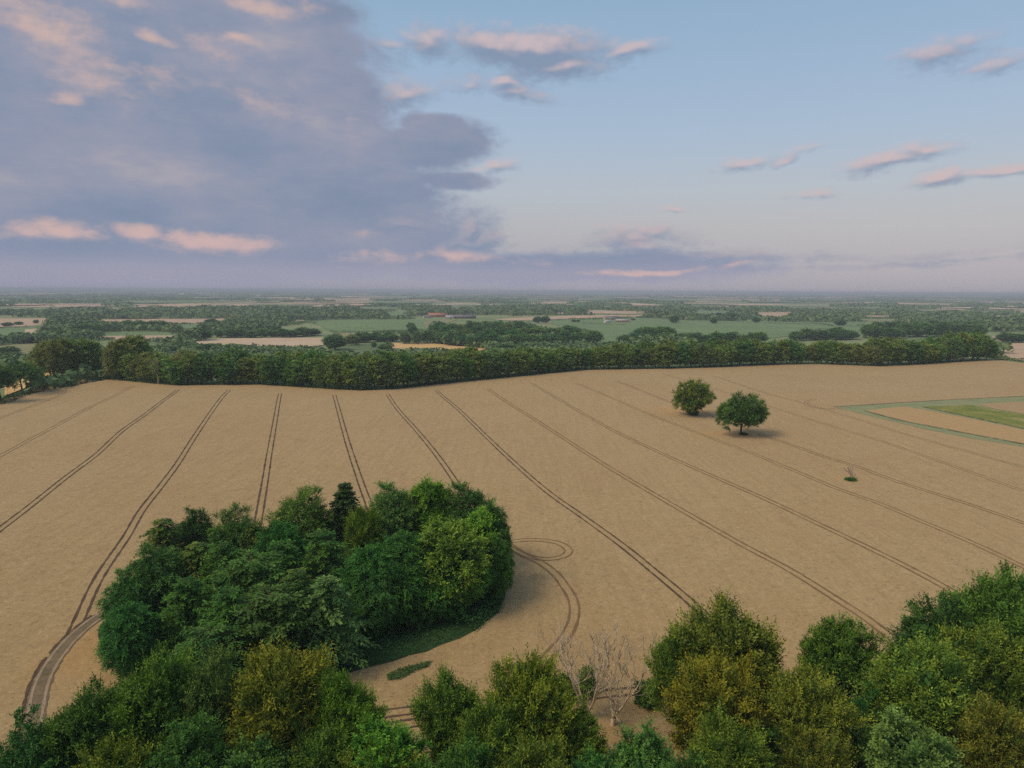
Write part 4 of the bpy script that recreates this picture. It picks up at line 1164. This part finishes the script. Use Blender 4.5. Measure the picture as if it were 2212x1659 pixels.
# ------------------------------------------------------------------ the valley beyond: fields
VF = [  # material, outline in survey units
    ('wheat2', [(-40, 688), (112, 688), (120, 698), (60, 705), (-40, 708)]),
    ('pasture', [(-40, 709), (60, 706), (122, 699), (95, 712), (85, 724), (-40, 732)]),
    ('wheat3', [(54, 712), (92, 710), (86, 721), (54, 723)]),
    ('pasture2', [(-40, 750), (30, 744), (112, 741), (108, 762), (-40, 772)]),
    ('scrub', [(-40, 773), (108, 763), (125, 800), (100, 815), (-40, 850)]),
    ('yellow', [(10, 836), (60, 814), (110, 804), (118, 810), (60, 838), (10, 858)]),
    ('wheat2', [(212, 691), (495, 688), (496, 696), (362, 700), (215, 698)]),
    ('pasture', [(365, 702), (440, 699), (436, 709), (400, 713)]),
    ('pasture', [(185, 722), (287, 715), (400, 721), (412, 725), (207, 727)]),
    ('wheat2', [(207, 727), (412, 725), (375, 731), (250, 734), (215, 731)]),
    ('wheat3', [(405, 741), (457, 733), (553, 730), (703, 730), (700, 746), (645, 752), (553, 748), (450, 746)]),
    ('wheat2', [(20, 655), (107, 658), (107, 664), (25, 663)]), ('wheat2', [(282, 653), (370, 655), (362, 662), (290, 660)]),
    ('wheat2', [(110, 656), (250, 656), (250, 662), (120, 664)]), ('pasture2', [(230, 665), (285, 664), (280, 671), (235, 672)]),
    ('pasture', [(663, 693), (700, 690), (885, 690), (930, 692), (915, 714), (880, 715), (810, 717), (723, 719)]),
    ('pasture2', [(715, 720), (760, 719), (750, 728), (716, 726)]),
    ('pasture2', [(915, 696), (945, 690), (990, 690), (965, 699), (920, 712)]),
    ('scrub', [(700, 763), (728, 753), (790, 740), (860, 740), (915, 743), (1053, 753), (1060, 766), (965, 772), (765, 775)]),
    ('yellow', [(840, 741), (870, 742), (925, 742), (1053, 752), (1053, 758), (965, 757), (915, 752), (880, 756), (846, 752)]),
    ('scrub', [(290, 738), (400, 738), (450, 747), (560, 750), (690, 762), (690, 778), (300, 778)]),
    ('pasture', [(818, 675), (890, 672), (888, 682), (823, 684)]), ('pasture', [(760, 664), (880, 664), (880, 668), (770, 669)]),
    ('wheat2', [(922, 668), (945, 667), (945, 672), (925, 672)]), ('wheat2', [(975, 667), (1000, 666), (998, 672), (978, 671)]), ('wheat2', [(1008, 668), (1022, 668), (1020, 672), (1008, 672)]),
    ('pasture', [(1191, 692), (1406, 687), (1463, 692), (1560, 694), (1659, 694), (1771, 697), (1869, 695), (1866, 707), (1851, 719), (1771, 710), (1709, 726), (1659, 732), (1581, 730), (1506, 722), (1371, 724), (1331, 738), (1298, 743), (1296, 727), (1261, 714), (1191, 700)]),
    ('wheat2', [(1060, 690), (1106, 688), (1236, 682), (1418, 679), (1401, 685), (1268, 688), (1191, 690), (1106, 693)]),
    ('wheat2', [(1268, 670), (1406, 673), (1373, 678), (1268, 677)]), ('wheat2', [(1194, 674), (1235, 673), (1232, 678), (1190, 679)]),
    ('wheat2', [(1463, 685), (1526, 688), (1463, 691)]), ('wheat2', [(1620, 675), (1711, 674), (1731, 683), (1659, 686), (1625, 682)]),
    ('pasture', [(1480, 670), (1600, 672), (1600, 680), (1490, 679)]), ('pasture', [(1917, 735), (2012, 730), (1959, 738)]),
    ('pasture2', [(1850, 690), (1970, 691), (1970, 694), (1860, 694)]),
    ('wheat2', [(2140, 726), (2161, 726), (2172, 739), (2300, 738), (2300, 785), (2212, 780), (2146, 775), (2159, 742)]),
    ('wheat2', [(1846, 681), (1946, 682), (1940, 686), (1850, 685)]), ('wheat2', [(1980, 673), (2020, 672), (2015, 676), (1982, 677)]),
    ('wheat2', [(2006, 663), (2084, 664), (2084, 669), (2010, 669)]), ('wheat2', [(2130, 667), (2180, 666), (2212, 669), (2212, 672), (2140, 671)]), ('wheat2', [(2120, 682), (2195, 682), (2200, 687), (2125, 687)]),
    ('pasture2', [(2160, 650), (2260, 650), (2260, 656), (2165, 656)]), ('wheat2', [(2180, 673), (2260, 670), (2260, 676), (2190, 677)]), ('pasture', [(1930, 655), (2000, 655), (2000, 658), (1930, 658)]),
    ('wheat2', [(595, 646), (622, 646), (622, 648), (596, 648)]), ('wheat2', [(735, 653), (775, 652), (775, 655), (738, 655)]), ('wheat2', [(860, 649), (950, 648), (930, 653), (868, 652)]),
    ('pasture2', [(1350, 660), (1440, 660), (1430, 663), (1360, 663)]), ('pasture2', [(640, 690), (660, 690), (655, 697), (610, 696)]),
]
for k, (mt, poly) in enumerate(VF):
    W = [tuple(h_[:2]) for h_ in hits(poly)]
    A = np.array(W); ext = max(np.ptp(A[:, 0]), np.ptp(A[:, 1]))
    sheet('field', W, M[mt], 0.5 + 0.05 * (k % 7), max(12.0, ext / 40))


def project(x, y, z):
    Rm = CAMROT.T; p = np.stack([x, y, z - CAM_H], -1) @ Rm.T
    return (p[:, 0] / -p[:, 2] * F + 512) * 2212 / 1024, (384 - p[:, 1] / -p[:, 2] * F) * 2212 / 1024, -p[:, 2]


# far random field slivers, one sheet
FV, FQ, FC, FP = [], [], [], []
for i in range(260):
    r = 3600 * (18000 / 3600) ** (rng.random() ** 0.85); a = rng.uniform(-0.72, 0.72)
    cx, cy = r * math.sin(a), r * math.cos(a); w_, h_ = rng.uniform(90, 420) * (1 + r / 9000), rng.uniform(120, 420) * (1 + r / 5000); ro = rng.uniform(-0.5, 0.5)
    c, s = math.cos(ro), math.sin(ro); n = 7
    U, W_ = np.meshgrid(np.linspace(-.5, .5, n), np.linspace(-.5, .5, n)); X = cx + (U * w_ * c - W_ * h_ * s); Y = cy + (U * w_ * s + W_ * h_ * c)
    Z = height(X, Y) + 1.2 + 0.02 * i; b = len(FV) * n * n
    FV.append(np.stack([X, Y, Z], -1).reshape(-1, 3)); idx = np.arange(n * n).reshape(n, n) + b
    FQ.append(np.stack([idx[:-1, :-1], idx[:-1, 1:], idx[1:, 1:], idx[1:, :-1]], -1).reshape(-1, 4))
    col = [(0.48, 0.36, 0.25), (0.5, 0.4, 0.28), (0.15, 0.23, 0.10), (0.2, 0.24, 0.12), (0.3, 0.27, 0.16)][int(rng.choice(5, p=[.28, .17, .28, .15, .12]))]
    FC.append(np.tile(col, (n * n, 1))); FP.append([(X[0, 0], Y[0, 0]), (X[0, -1], Y[0, -1]), (X[-1, -1], Y[-1, -1]), (X[-1, 0], Y[-1, 0])])
m_, g_, bs_, o_ = new_mat('far_fields')
g_.put(bs_.inputs['Base Color'], g_.n('ShaderNodeAttribute', attribute_name='leafcol').outputs['Color'])
tag(link('farmland', make_mesh('farmland', np.vstack(FV), np.vstack(FQ), m_, col=np.vstack(FC), smooth=True)), kind='structure')

# ------------------------------------------------------------------ valley trees one can tell apart
VT = [  # u, base v, top v, width, colour index, label
    (435, 735, 708, 44, 3, 'dark round tree left of the pale triangular field'), (457, 700, 688, 26, 3, 'dark tree on the hedge right of the long tan strip'),
    (225, 715, 697, 30, 2, 'round tree at the left end of the row below the tan strip'), (250, 708, 693, 14, 4, 'slim tree between two rounder ones below the tan strip'),
    (275, 713, 691, 30, 3, 'first dark tree of the clump below the tan strip'), (303, 713, 691, 30, 3, 'tall middle tree of the clump below the tan strip'), (328, 713, 692, 30, 3, 'third tree of the clump below the tan strip'), (352, 712, 692, 26, 3, 'rightmost tree of the clump below the tan strip'),
    (16, 705, 696, 20, 3, 'small tree at the left edge of the pinkish field'), (40, 702, 694, 15, 2, 'second small tree on the pinkish field at left'), (78, 699, 690, 9, 2, 'tiny tree on the pinkish field right of two others'),
    (15, 738, 724, 24, 2, 'bushy tree by the left edge above the olive pasture'), (42, 738, 717, 34, 2, 'taller tree above the olive pasture at left'), (75, 740, 722, 36, 6, 'broad tree right of the taller one above the olive pasture'), (104, 741, 727, 26, 3, 'dark tree at the corner of the olive pasture by the belt end'),
    (18, 765, 748, 38, 3, 'dark bush on the scrubby slope near the left edge'), (24, 778, 760, 36, 4, 'lower bush on the scrubby slope near the left edge'), (90, 770, 757, 40, 4, 'greyish bush on the scrubby slope beside the belt end'),
    (723, 756, 721, 52, 3, 'large dark round tree right of the pale triangular field'), (760, 746, 722, 34, 5, 'brownish tree beside the large dark round tree'),
    (695, 767, 749, 16, 4, 'pale silvery willow just above the belt'), (555, 712, 698, 26, 4, 'pale round willow among the left woods'), (808, 751, 738, 14, 2, 'small pointed tree in the rough meadow'), (830, 755, 744, 30, 6, 'low bush in the rough meadow'), (745, 768, 755, 40, 2, 'bush half behind the belt at the rough meadow'),
    (875, 743, 717, 26, 4, 'greyish tree left of the large dark wood'), (900, 744, 714, 22, 4, 'pale poplar touching the large dark wood'), (888, 712, 696, 20, 3, 'dark tree of the column above the pale poplars'), (892, 724, 702, 22, 3, 'lower dark tree of the column above the pale poplars'), (1050, 750, 706, 20, 4, 'pale bare stemmed tree in the middle of the large wood'),
    (1456, 698, 681, 20, 3, 'dark tree on the upper edge of the wide green field'), (1542, 699, 686, 16, 3, 'small dark tree on the wide green field edge'), (1552, 691, 675, 24, 3, 'tree beside the white cottage above the wide green field'), (1578, 693, 674, 30, 3, 'bushy tree right of the white cottage'), (1633, 697, 684, 18, 3, 'round tree at the right of the wide green field edge'),
    (1240, 696, 690, 12, 3, 'small bush on the wide green field left of the grey farm'), (1249, 696, 690, 8, 3, 'tiny bush next to another left of the grey farm'), (1160, 698, 683, 20, 3, 'tree at the left edge of the wide green field'), (1177, 698, 682, 22, 3, 'taller tree right beside it at the green field edge'), (1367, 692, 687, 10, 5, 'small brownish tree right of the grey farm'),
    (1815, 704, 690, 22, 3, 'lone dark tree on the hedge of the right green field'), (1712, 685, 677, 14, 3, 'small tree on the pink field at right'),
    (2175, 740, 717, 34, 3, 'dark tree above the pale field at the right edge'), (2200, 740, 720, 30, 3, 'second dark tree above the pale field at the right edge'),
    (1090, 767, 742, 60, 3, 'green tree rising behind the belt below the large wood'), (1200, 763, 744, 50, 3, 'rounded tree behind the belt right of the large wood'),
]


def vtree(u, vb, vt, w, k, label, group=None, name='valley_tree'):
    x, y, z = on_ground(u, vb); H = max(2.0, height_to(x, y, z, u, vt)); r = 0.5 * w * (1024 / 2212) * math.hypot(x, y) / F
    plant(name, x, y, z - H * 0.06, r / 6.5, H / 22 * 1.04, BP[k], label, group=group, tint=(1.35, 1.5, 1.5))


for t_ in VT: vtree(*t_)


def vrow(line, n, h, w, ks, label, group, jit=2.0):
    L = smooth_line(line, 3.0)
    for i in range(n):
        p = L[int((i + 0.5) / n * (len(L) - 1))]
        hh = h * rng.uniform(0.8, 1.15); vb = p[1] + rng.normal(0, jit * 0.4)
        vtree(p[0] + rng.normal(0, jit), vb, vb - hh, w * rng.uniform(0.85, 1.25), ks[int(rng.integers(len(ks)))], label, group)


vrow([(925, 741), (1000, 748), (1060, 752), (1130, 753), (1180, 751), (1250, 746), (1292, 740)], 17, 30, 38, [3, 3, 2], 'tree on the near edge of the large dark wood behind the belt', 'near edge of the large dark wood')
vrow([(928, 732), (1000, 736), (1100, 738), (1200, 736), (1240, 732)], 13, 31, 40, [3, 3, 1], 'tree in the second rank of the large dark wood behind the belt', 'second rank of the large dark wood')
vrow([(940, 722), (1010, 724), (1100, 724), (1160, 726)], 9, 28, 40, [3, 1], 'tree crowning the top of the large dark wood behind the belt', 'top of the large dark wood')
vrow([(1380, 732), (1410, 734), (1450, 735)], 5, 29, 36, [3, 2], 'tree of the domed clump between the green field and the belt', 'domed clump below the green field')
vrow([(1340, 745), (1420, 745), (1500, 744), (1600, 742), (1650, 741)], 16, 24, 34, [3, 2, 6], 'tree in the strip of wood rising just behind the belt, below the green field', 'strip of wood behind the belt')
vrow([(1715, 736), (1760, 735), (1800, 733), (1845, 735)], 8, 24, 34, [3, 4], 'tree of the small wood behind the belt right of the green field', 'small wood right of the green field')
vrow([(1868, 731), (1930, 730), (1990, 729), (2050, 728), (2120, 726)], 13, 30, 34, [3, 4, 2], 'tree on the near edge of the pale green wood behind the right of the belt', 'near edge of the right wood')
vrow([(1880, 716), (1950, 715), (2050, 714), (2130, 714)], 10, 22, 36, [3, 4, 2], 'tree in the back rank of the wood behind the right of the belt', 'back rank of the right wood')
vrow([(775, 741), (830, 738), (858, 736)], 6, 20, 28, [3], 'dark tree in the row above the rough meadow', 'row above the rough meadow')
vrow([(130, 738), (170, 728), (210, 720)], 7, 24, 34, [3, 2], 'tree in the wood sloping up from the belt end at left', 'wood above the left belt end')
vrow([(470, 728), (530, 729), (600, 728), (690, 726)], 10, 18, 30, [2, 4, 3], 'tree along the upper edge of the pale triangular field', 'trees along the triangular field')
vrow([(330, 762), (400, 757), (470, 757), (540, 758)], 8, 15, 32, [3, 2], 'bushy tree in the hedge just behind the left of the belt', 'hedge behind the left of the belt')

# ------------------------------------------------------------------ the rest of the woods, hedges and far trees as masses
def scatter(r0, r1, k, jitter, seed):
    """points over the land with spacing growing with distance"""
    r = np.random.default_rng(seed); out = []
    R_ = r0
    while R_ < r1:
        s = max(11.0, k * R_); na = int(1.62 * R_ / s)
        a = (np.arange(na) + r.random(na) * jitter) / na * 1.62 - 0.81
        rr = R_ + r.uniform(-.5, .5, na) * s
        out.append(np.stack([rr * np.sin(a), rr * np.cos(a), np.full(na, s)], -1)); R_ += s
    return np.vstack(out)


S = scatter(520, 20000, 0.0155, 0.9, 99)
d_edge = S[:, 1] - np.interp(S[:, 0], _bx, _by)
S = S[d_edge > 55]
x, y, s = S.T; z = height(x, y)
H = 9 + 8 * vnoise(x / 170, y / 170, 41) + 3 * rng.random(len(x))
dist = np.hypot(x, y); far = dist > 3500
H = np.where(dist < 1100, H * 0.7, H)
u0, v0, _d = project(x, y, z); hd = H / dist * F * 2.16
bad = np.zeros(len(x), bool); low_ = np.zeros(len(x), bool)
for mt, poly in VF:
    if mt == 'scrub': continue
    bad |= inside(u0, v0 - 0.3, poly); low_ |= inside(u0, v0 - 0.85 * hd, poly) | inside(u0, v0 - 0.45 * hd, poly)
for poly in FP:
    P_ = np.array(poly); bx0, by0 = P_.min(0); bx1, by1 = P_.max(0)
    k = (x > bx0) & (x < bx1) & (y > by0) & (y < by1)
    if k.any(): b_ = np.zeros(len(x), bool); b_[k] = inside(x[k], y[k], poly); bad |= b_
open_ = vnoise(x / 420, y / 700, 77) * 0.65 + vnoise(x / 130, y / 160, 78) * 0.35
bad |= (~far) & (open_ < 0.53)
bad |= far & (open_ < 0.53)
for mt, poly in VF:
    if mt == 'scrub': bad |= inside(u0, v0, poly) & (rng.random(len(x)) > 0.33)
H = np.where(low_, np.minimum(H, 3.5), H)
keep = ~bad
x, y, s, z, H, dist = (q[keep] for q in (x, y, s, z, H, dist))
x = x + rng.normal(0, 0.25, len(x)) * s; y = y + rng.normal(0, 0.25, len(x)) * s; z = height(x, y)


def canopy_mass(name, sel, label):
    """a far-off wood: every crown a dome of leaf clumps"""
    X, Y, Z, Sx, Hh, Dd = (q[sel] for q in (x, y, z, s, H, dist)); n = len(X); kq = 30
    Rr = np.minimum(Sx * 0.62, Hh * 1.5 + Sx * 0.25) * rng.uniform(0.8, 1.25, n)
    i = np.arange(kq) + 0.5; zz = 1 - 1.25 * i / kq; ph = i * 2.39996; q = np.sqrt(1 - zz * zz)
    d0 = np.stack([q * np.cos(ph), q * np.sin(ph), zz], -1)
    d = norm(d0[None] + rng.normal(0, 0.22, (n, kq, 3)))
    rad = rng.uniform(0.78, 1.08, (n, kq, 1))
    P = np.stack([X, Y, Z + Hh * 0.5], -1)[:, None] + d * rad * np.stack([Rr, Rr, Hh * 0.52], -1)[:, None]
    N = norm(d + rng.normal(0, 0.4, (n, kq, 3))); D = norm(np.cross(N, rand_dirs(n * kq, rng).reshape(n, kq, 3)))
    l = (np.sqrt(Rr * Hh) * 0.62)[:, None] * rng.uniform(0.7, 1.25, (n, kq))
    V, Q = rhomb(P - D * l[..., None] * 0.5, D, N, l, l * 0.8)
    hue = vnoise(X / 90, Y / 90, 5)[:, None, None] * 0.6 + rng.normal(0.2, 0.12, (n, 1, 1)) + rng.normal(0, 0.06, (n, kq, 1))
    hue = np.clip(hue, 0, 1)
    c = np.array([0.05, 0.105, 0.065]) * (1 - hue) + np.array([0.13, 0.20, 0.105]) * hue
    return tag(link(name, make_mesh(name, V, Q, M['leaf'], col=np.repeat(c.reshape(-1, 3), 4, 0))), label, 'woodland', kind='stuff')


canopy_mass('valley_woodland', dist < 3500, 'woods and hedgerow trees of the valley floor')
canopy_mass('distant_woodland', dist >= 3500, 'far woodland fading towards the horizon')
print('mass crowns', len(x))

# hedges
for pts, lab in (([(1110, 698), (1191, 693), (1268, 689), (1401, 686), (1430, 687)], 'thin dark hedge along the top of the wide green field'),
                 ([(1659, 699), (1700, 700), (1771, 701), (1799, 705)], 'broken hedge crossing the right green field'), ([(1836, 706), (1866, 707)], 'short hedge right of the lone dark tree'),
                 ([(1262, 700), (1320, 702), (1346, 703)], 'short hedge below the grey farm'), ([(663, 692), (760, 690), (885, 690)], 'hedge along the top of the left green field'),
                 ([(1426, 683), (1520, 684), (1600, 687), (1690, 690), (1850, 691)], 'long hedge above the wide green field'), ([(720, 718), (800, 717), (880, 715)], 'hedge along the foot of the left green field'),
                 ([(-20, 711), (30, 709), (60, 707)], 'thin hedge between pinkish field and pasture at left'), ([(212, 690), (350, 689), (495, 688)], 'dark hedge along the top of the long tan strip'),
                 ([(553, 748), (640, 754), (690, 750)], 'hedge along the foot of the pale triangular field'), ([(0, 742), (60, 741), (115, 739)], 'hedge along the top of the olive pasture'), ([(1190, 680), (1270, 679), (1410, 681)], 'hedge between the two tan fields above the grey farm')):
    W = [tuple(h_[:2]) for h_ in hits(pts)]
    dd = np.hypot(*W[0]); hedge('hedge', W, 5, 4.0, 2.0, 2.2, lab, ((0.045, 0.085, 0.04), (0.022, 0.05, 0.028)), step_=12.0, group='hedges of the valley')


# ------------------------------------------------------------------ farms and cottages
def flat_mat(name, c, rough=0.85):
    m, g, bs, out = new_mat(name); n = g.noise(pos(g), 0.6, 4, 0.6)
    g.put(bs.inputs['Base Color'], g.mix(g.step(n, 0.3, 0.7, 0.0, 0.35), (*c, 1), (c[0] * 0.6, c[1] * 0.6, c[2] * 0.6, 1))); bs.inputs['Roughness'].default_value = rough
    return m


for nm, c in (('brick', (0.32, 0.15, 0.10)), ('render', (0.72, 0.70, 0.66)), ('redtile', (0.42, 0.20, 0.13)), ('slate', (0.20, 0.19, 0.22)), ('tin', (0.42, 0.42, 0.45)), ('glass', (0.03, 0.035, 0.045)), ('wood', (0.12, 0.09, 0.07)), ('cream', (0.55, 0.49, 0.40))): M[nm] = flat_mat(nm, c, 0.2 if nm == 'glass' else 0.85)


def boxm(x0, x1, y0, y1, z0, z1):
    V = [(a, b, c) for c in (z0, z1) for a, b in ((x0, y0), (x1, y0), (x1, y1), (x0, y1))]
    return np.array(V, float), np.array([(0, 3, 2, 1), (4, 5, 6, 7), (0, 1, 5, 4), (1, 2, 6, 5), (2, 3, 7, 6), (3, 0, 4, 7)])


def building(u, v, L, W, hw, hr, rz, wall, roof, label, windows=True, group=None, name='farm_building', chimney=False):
    x, y, z = on_ground(u, v)
    e = tag(link(name, None, loc=(x, y, z), rz=rz), label, 'building', group)
    V, Q = boxm(-L / 2, L / 2, -W / 2, W / 2, -1, hw)
    g1 = np.array([(-L / 2, -W / 2, hw), (-L / 2, W / 2, hw), (-L / 2, 0, hw + hr), (-L / 2, 0, hw + hr), (L / 2, W / 2, hw), (L / 2, -W / 2, hw), (L / 2, 0, hw + hr), (L / 2, 0, hw + hr)], float)
    me = bpy.data.meshes.new('wall'); fs = [tuple(q) for q in Q.tolist()] + [(8, 10, 9), (12, 14, 13)]
    me.from_pydata([tuple(p) for p in np.vstack([V, g1]).tolist()], [], fs); me.materials.append(M[wall]); link('wall', me, e)
    o = 0.5; t = 0.3; k = hr / (W / 2); rr = []
    for s_ in (-1, 1):
        a = (s_ * (W / 2 + o), hw - o * k); b = (0, hw + hr)
        V4 = np.array([(X, p[0], p[1] + dz) for dz in (0.02, t) for X, p in ((-L / 2 - o, a), (L / 2 + o, a), (L / 2 + o, b), (-L / 2 - o, b))], float)
        rr.append((V4, Q))
    RV, RQ = join(rr); ro = link('roof', make_mesh('roof', RV, RQ, M[roof]), e)
    if chimney:
        V, Q2 = boxm(L * 0.3, L * 0.3 + 1, -0.5, 0.5, hw + hr * 0.6, hw + hr + 1.4); link('chimney', make_mesh('chimney', V, Q2, M['brick']), ro)
    if windows:
        nw = max(2, int(L / 4.5))
        for i in range(nw):
            X = -L / 2 + L * (i + 0.5) / nw
            for zz in ([1.0, 3.6] if hw > 4.5 and hw < 6.2 else [hw * 0.4]):
                V, Q2 = boxm(X - 0.55, X + 0.55, -W / 2 - 0.06, -W / 2 + 0.05, zz, zz + 1.2); link('window', make_mesh('window', V, Q2, M['glass']), e)
    V, Q2 = boxm(-0.6 if hw < 6 else -2.0, 0.6 if hw < 6 else 2.0, -W / 2 - 0.09, -W / 2 + 0.02, 0, 2.2 if hw < 6 else 4.2)
    V[:, 0] += L * 0.5 / max(2, int(L / 4.5)) * 0 + (L / max(2, int(L / 4.5))) * 0.5
    link('door', make_mesh('door', V, Q2, M['wood']), e)
    return e


building(946, 685, 62, 22, 7, 7, 0.05, 'brick', 'redtile', 'long barn with orange red roof beyond the large dark wood')
building(1000, 688, 80, 24, 6, 5, -0.05, 'wood', 'slate', 'long low grey roofed shed right of the red barn')
building(972, 689, 26, 16, 6, 5, 0.1, 'cream', 'tin', 'pale shed between the red barn and the long grey shed', windows=False)
building(925, 687, 30, 14, 5, 4, 0.3, 'cream', 'slate', 'small cream building left of the red barn', chimney=True)
building(1320, 691, 44, 18, 6, 5, 0.15, 'cream', 'slate', 'grey roofed farmhouse range on the wide green field', chimney=True)
building(1345, 696, 36, 12, 5, 4, -0.1, 'brick', 'tin', 'low brick outbuilding right of the grey farm range')
building(1312, 697, 20, 10, 4, 3, 0.5, 'render', 'tin', 'small pale shed at the left of the grey farm', windows=False)
building(1559, 691, 14, 8, 5.2, 3.5, 0.2, 'render', 'slate', 'white cottage between dark trees above the green field', chimney=True, name='cottage')
building(2036, 692, 20, 12, 5.5, 5, 0.2, 'render', 'redtile', 'white gabled farmhouse at the right before the dark shed', chimney=True, name='farmhouse')
building(2056, 690, 34, 14, 5, 6, -0.1, 'brick', 'redtile', 'brown roofed barn in the middle of the right farm')
building(2078, 690, 50, 18, 5, 5, 0.0, 'wood', 'slate', 'long dark roofed shed at the right end of the right farm')
for u, v, wl, rf, lab in ((298, 686, 'render', 'slate', 'white house above the long tan strip, left of the others'), (428, 686, 'render', 'slate', 'brightest white house above the long tan strip'), (488, 686, 'cream', 'slate', 'cream house near the right end of the tan strip'),
                          (502, 687, 'brick', 'redtile', 'orange roofed house near the right end of the tan strip'), (533, 688, 'brick', 'redtile', 'small red house in the trees right of the tan strip'), (390, 685, 'cream', 'redtile', 'half hidden house between the white houses'),
                          (1144, 679, 'render', 'slate', 'tiny white house beyond the large wood'), (1385, 671, 'render', 'tin', 'tiny pale house above the tan fields in the centre distance'), (1752, 674, 'render', 'tin', 'pale roof among trees at right distance'), (1810, 674, 'brick', 'redtile', 'reddish house among trees at right distance')):
    far_ = v < 682
    building(u, v, 16 if not far_ else 24, 9, 5.2, 4, rng.uniform(-.3, .3), wl, rf, lab, chimney=True, name='house', group='houses of the valley')

# ------------------------------------------------------------------ haze
hz, hg, hb, ho = new_mat('haze')
hz.node_tree.nodes.remove(hb)
pv = hg.n('ShaderNodeVolumePrincipled')
pv.inputs['Color'].default_value = (0.70, 0.81, 0.96, 1); pv.inputs['Density'].default_value = HAZE = 1.15e-4
pv.inputs['Anisotropy'].default_value = 0.0
hz.node_tree.links.new(pv.outputs[0], ho.inputs['Volume'])
V, Q = boxm(-31000, 31000, -31000, 31000, -26 - 5, 82)
tag(link('haze', make_mesh('haze', V, Q, hz)), kind='stuff')
sc.cycles.volume_step_rate = 4.0
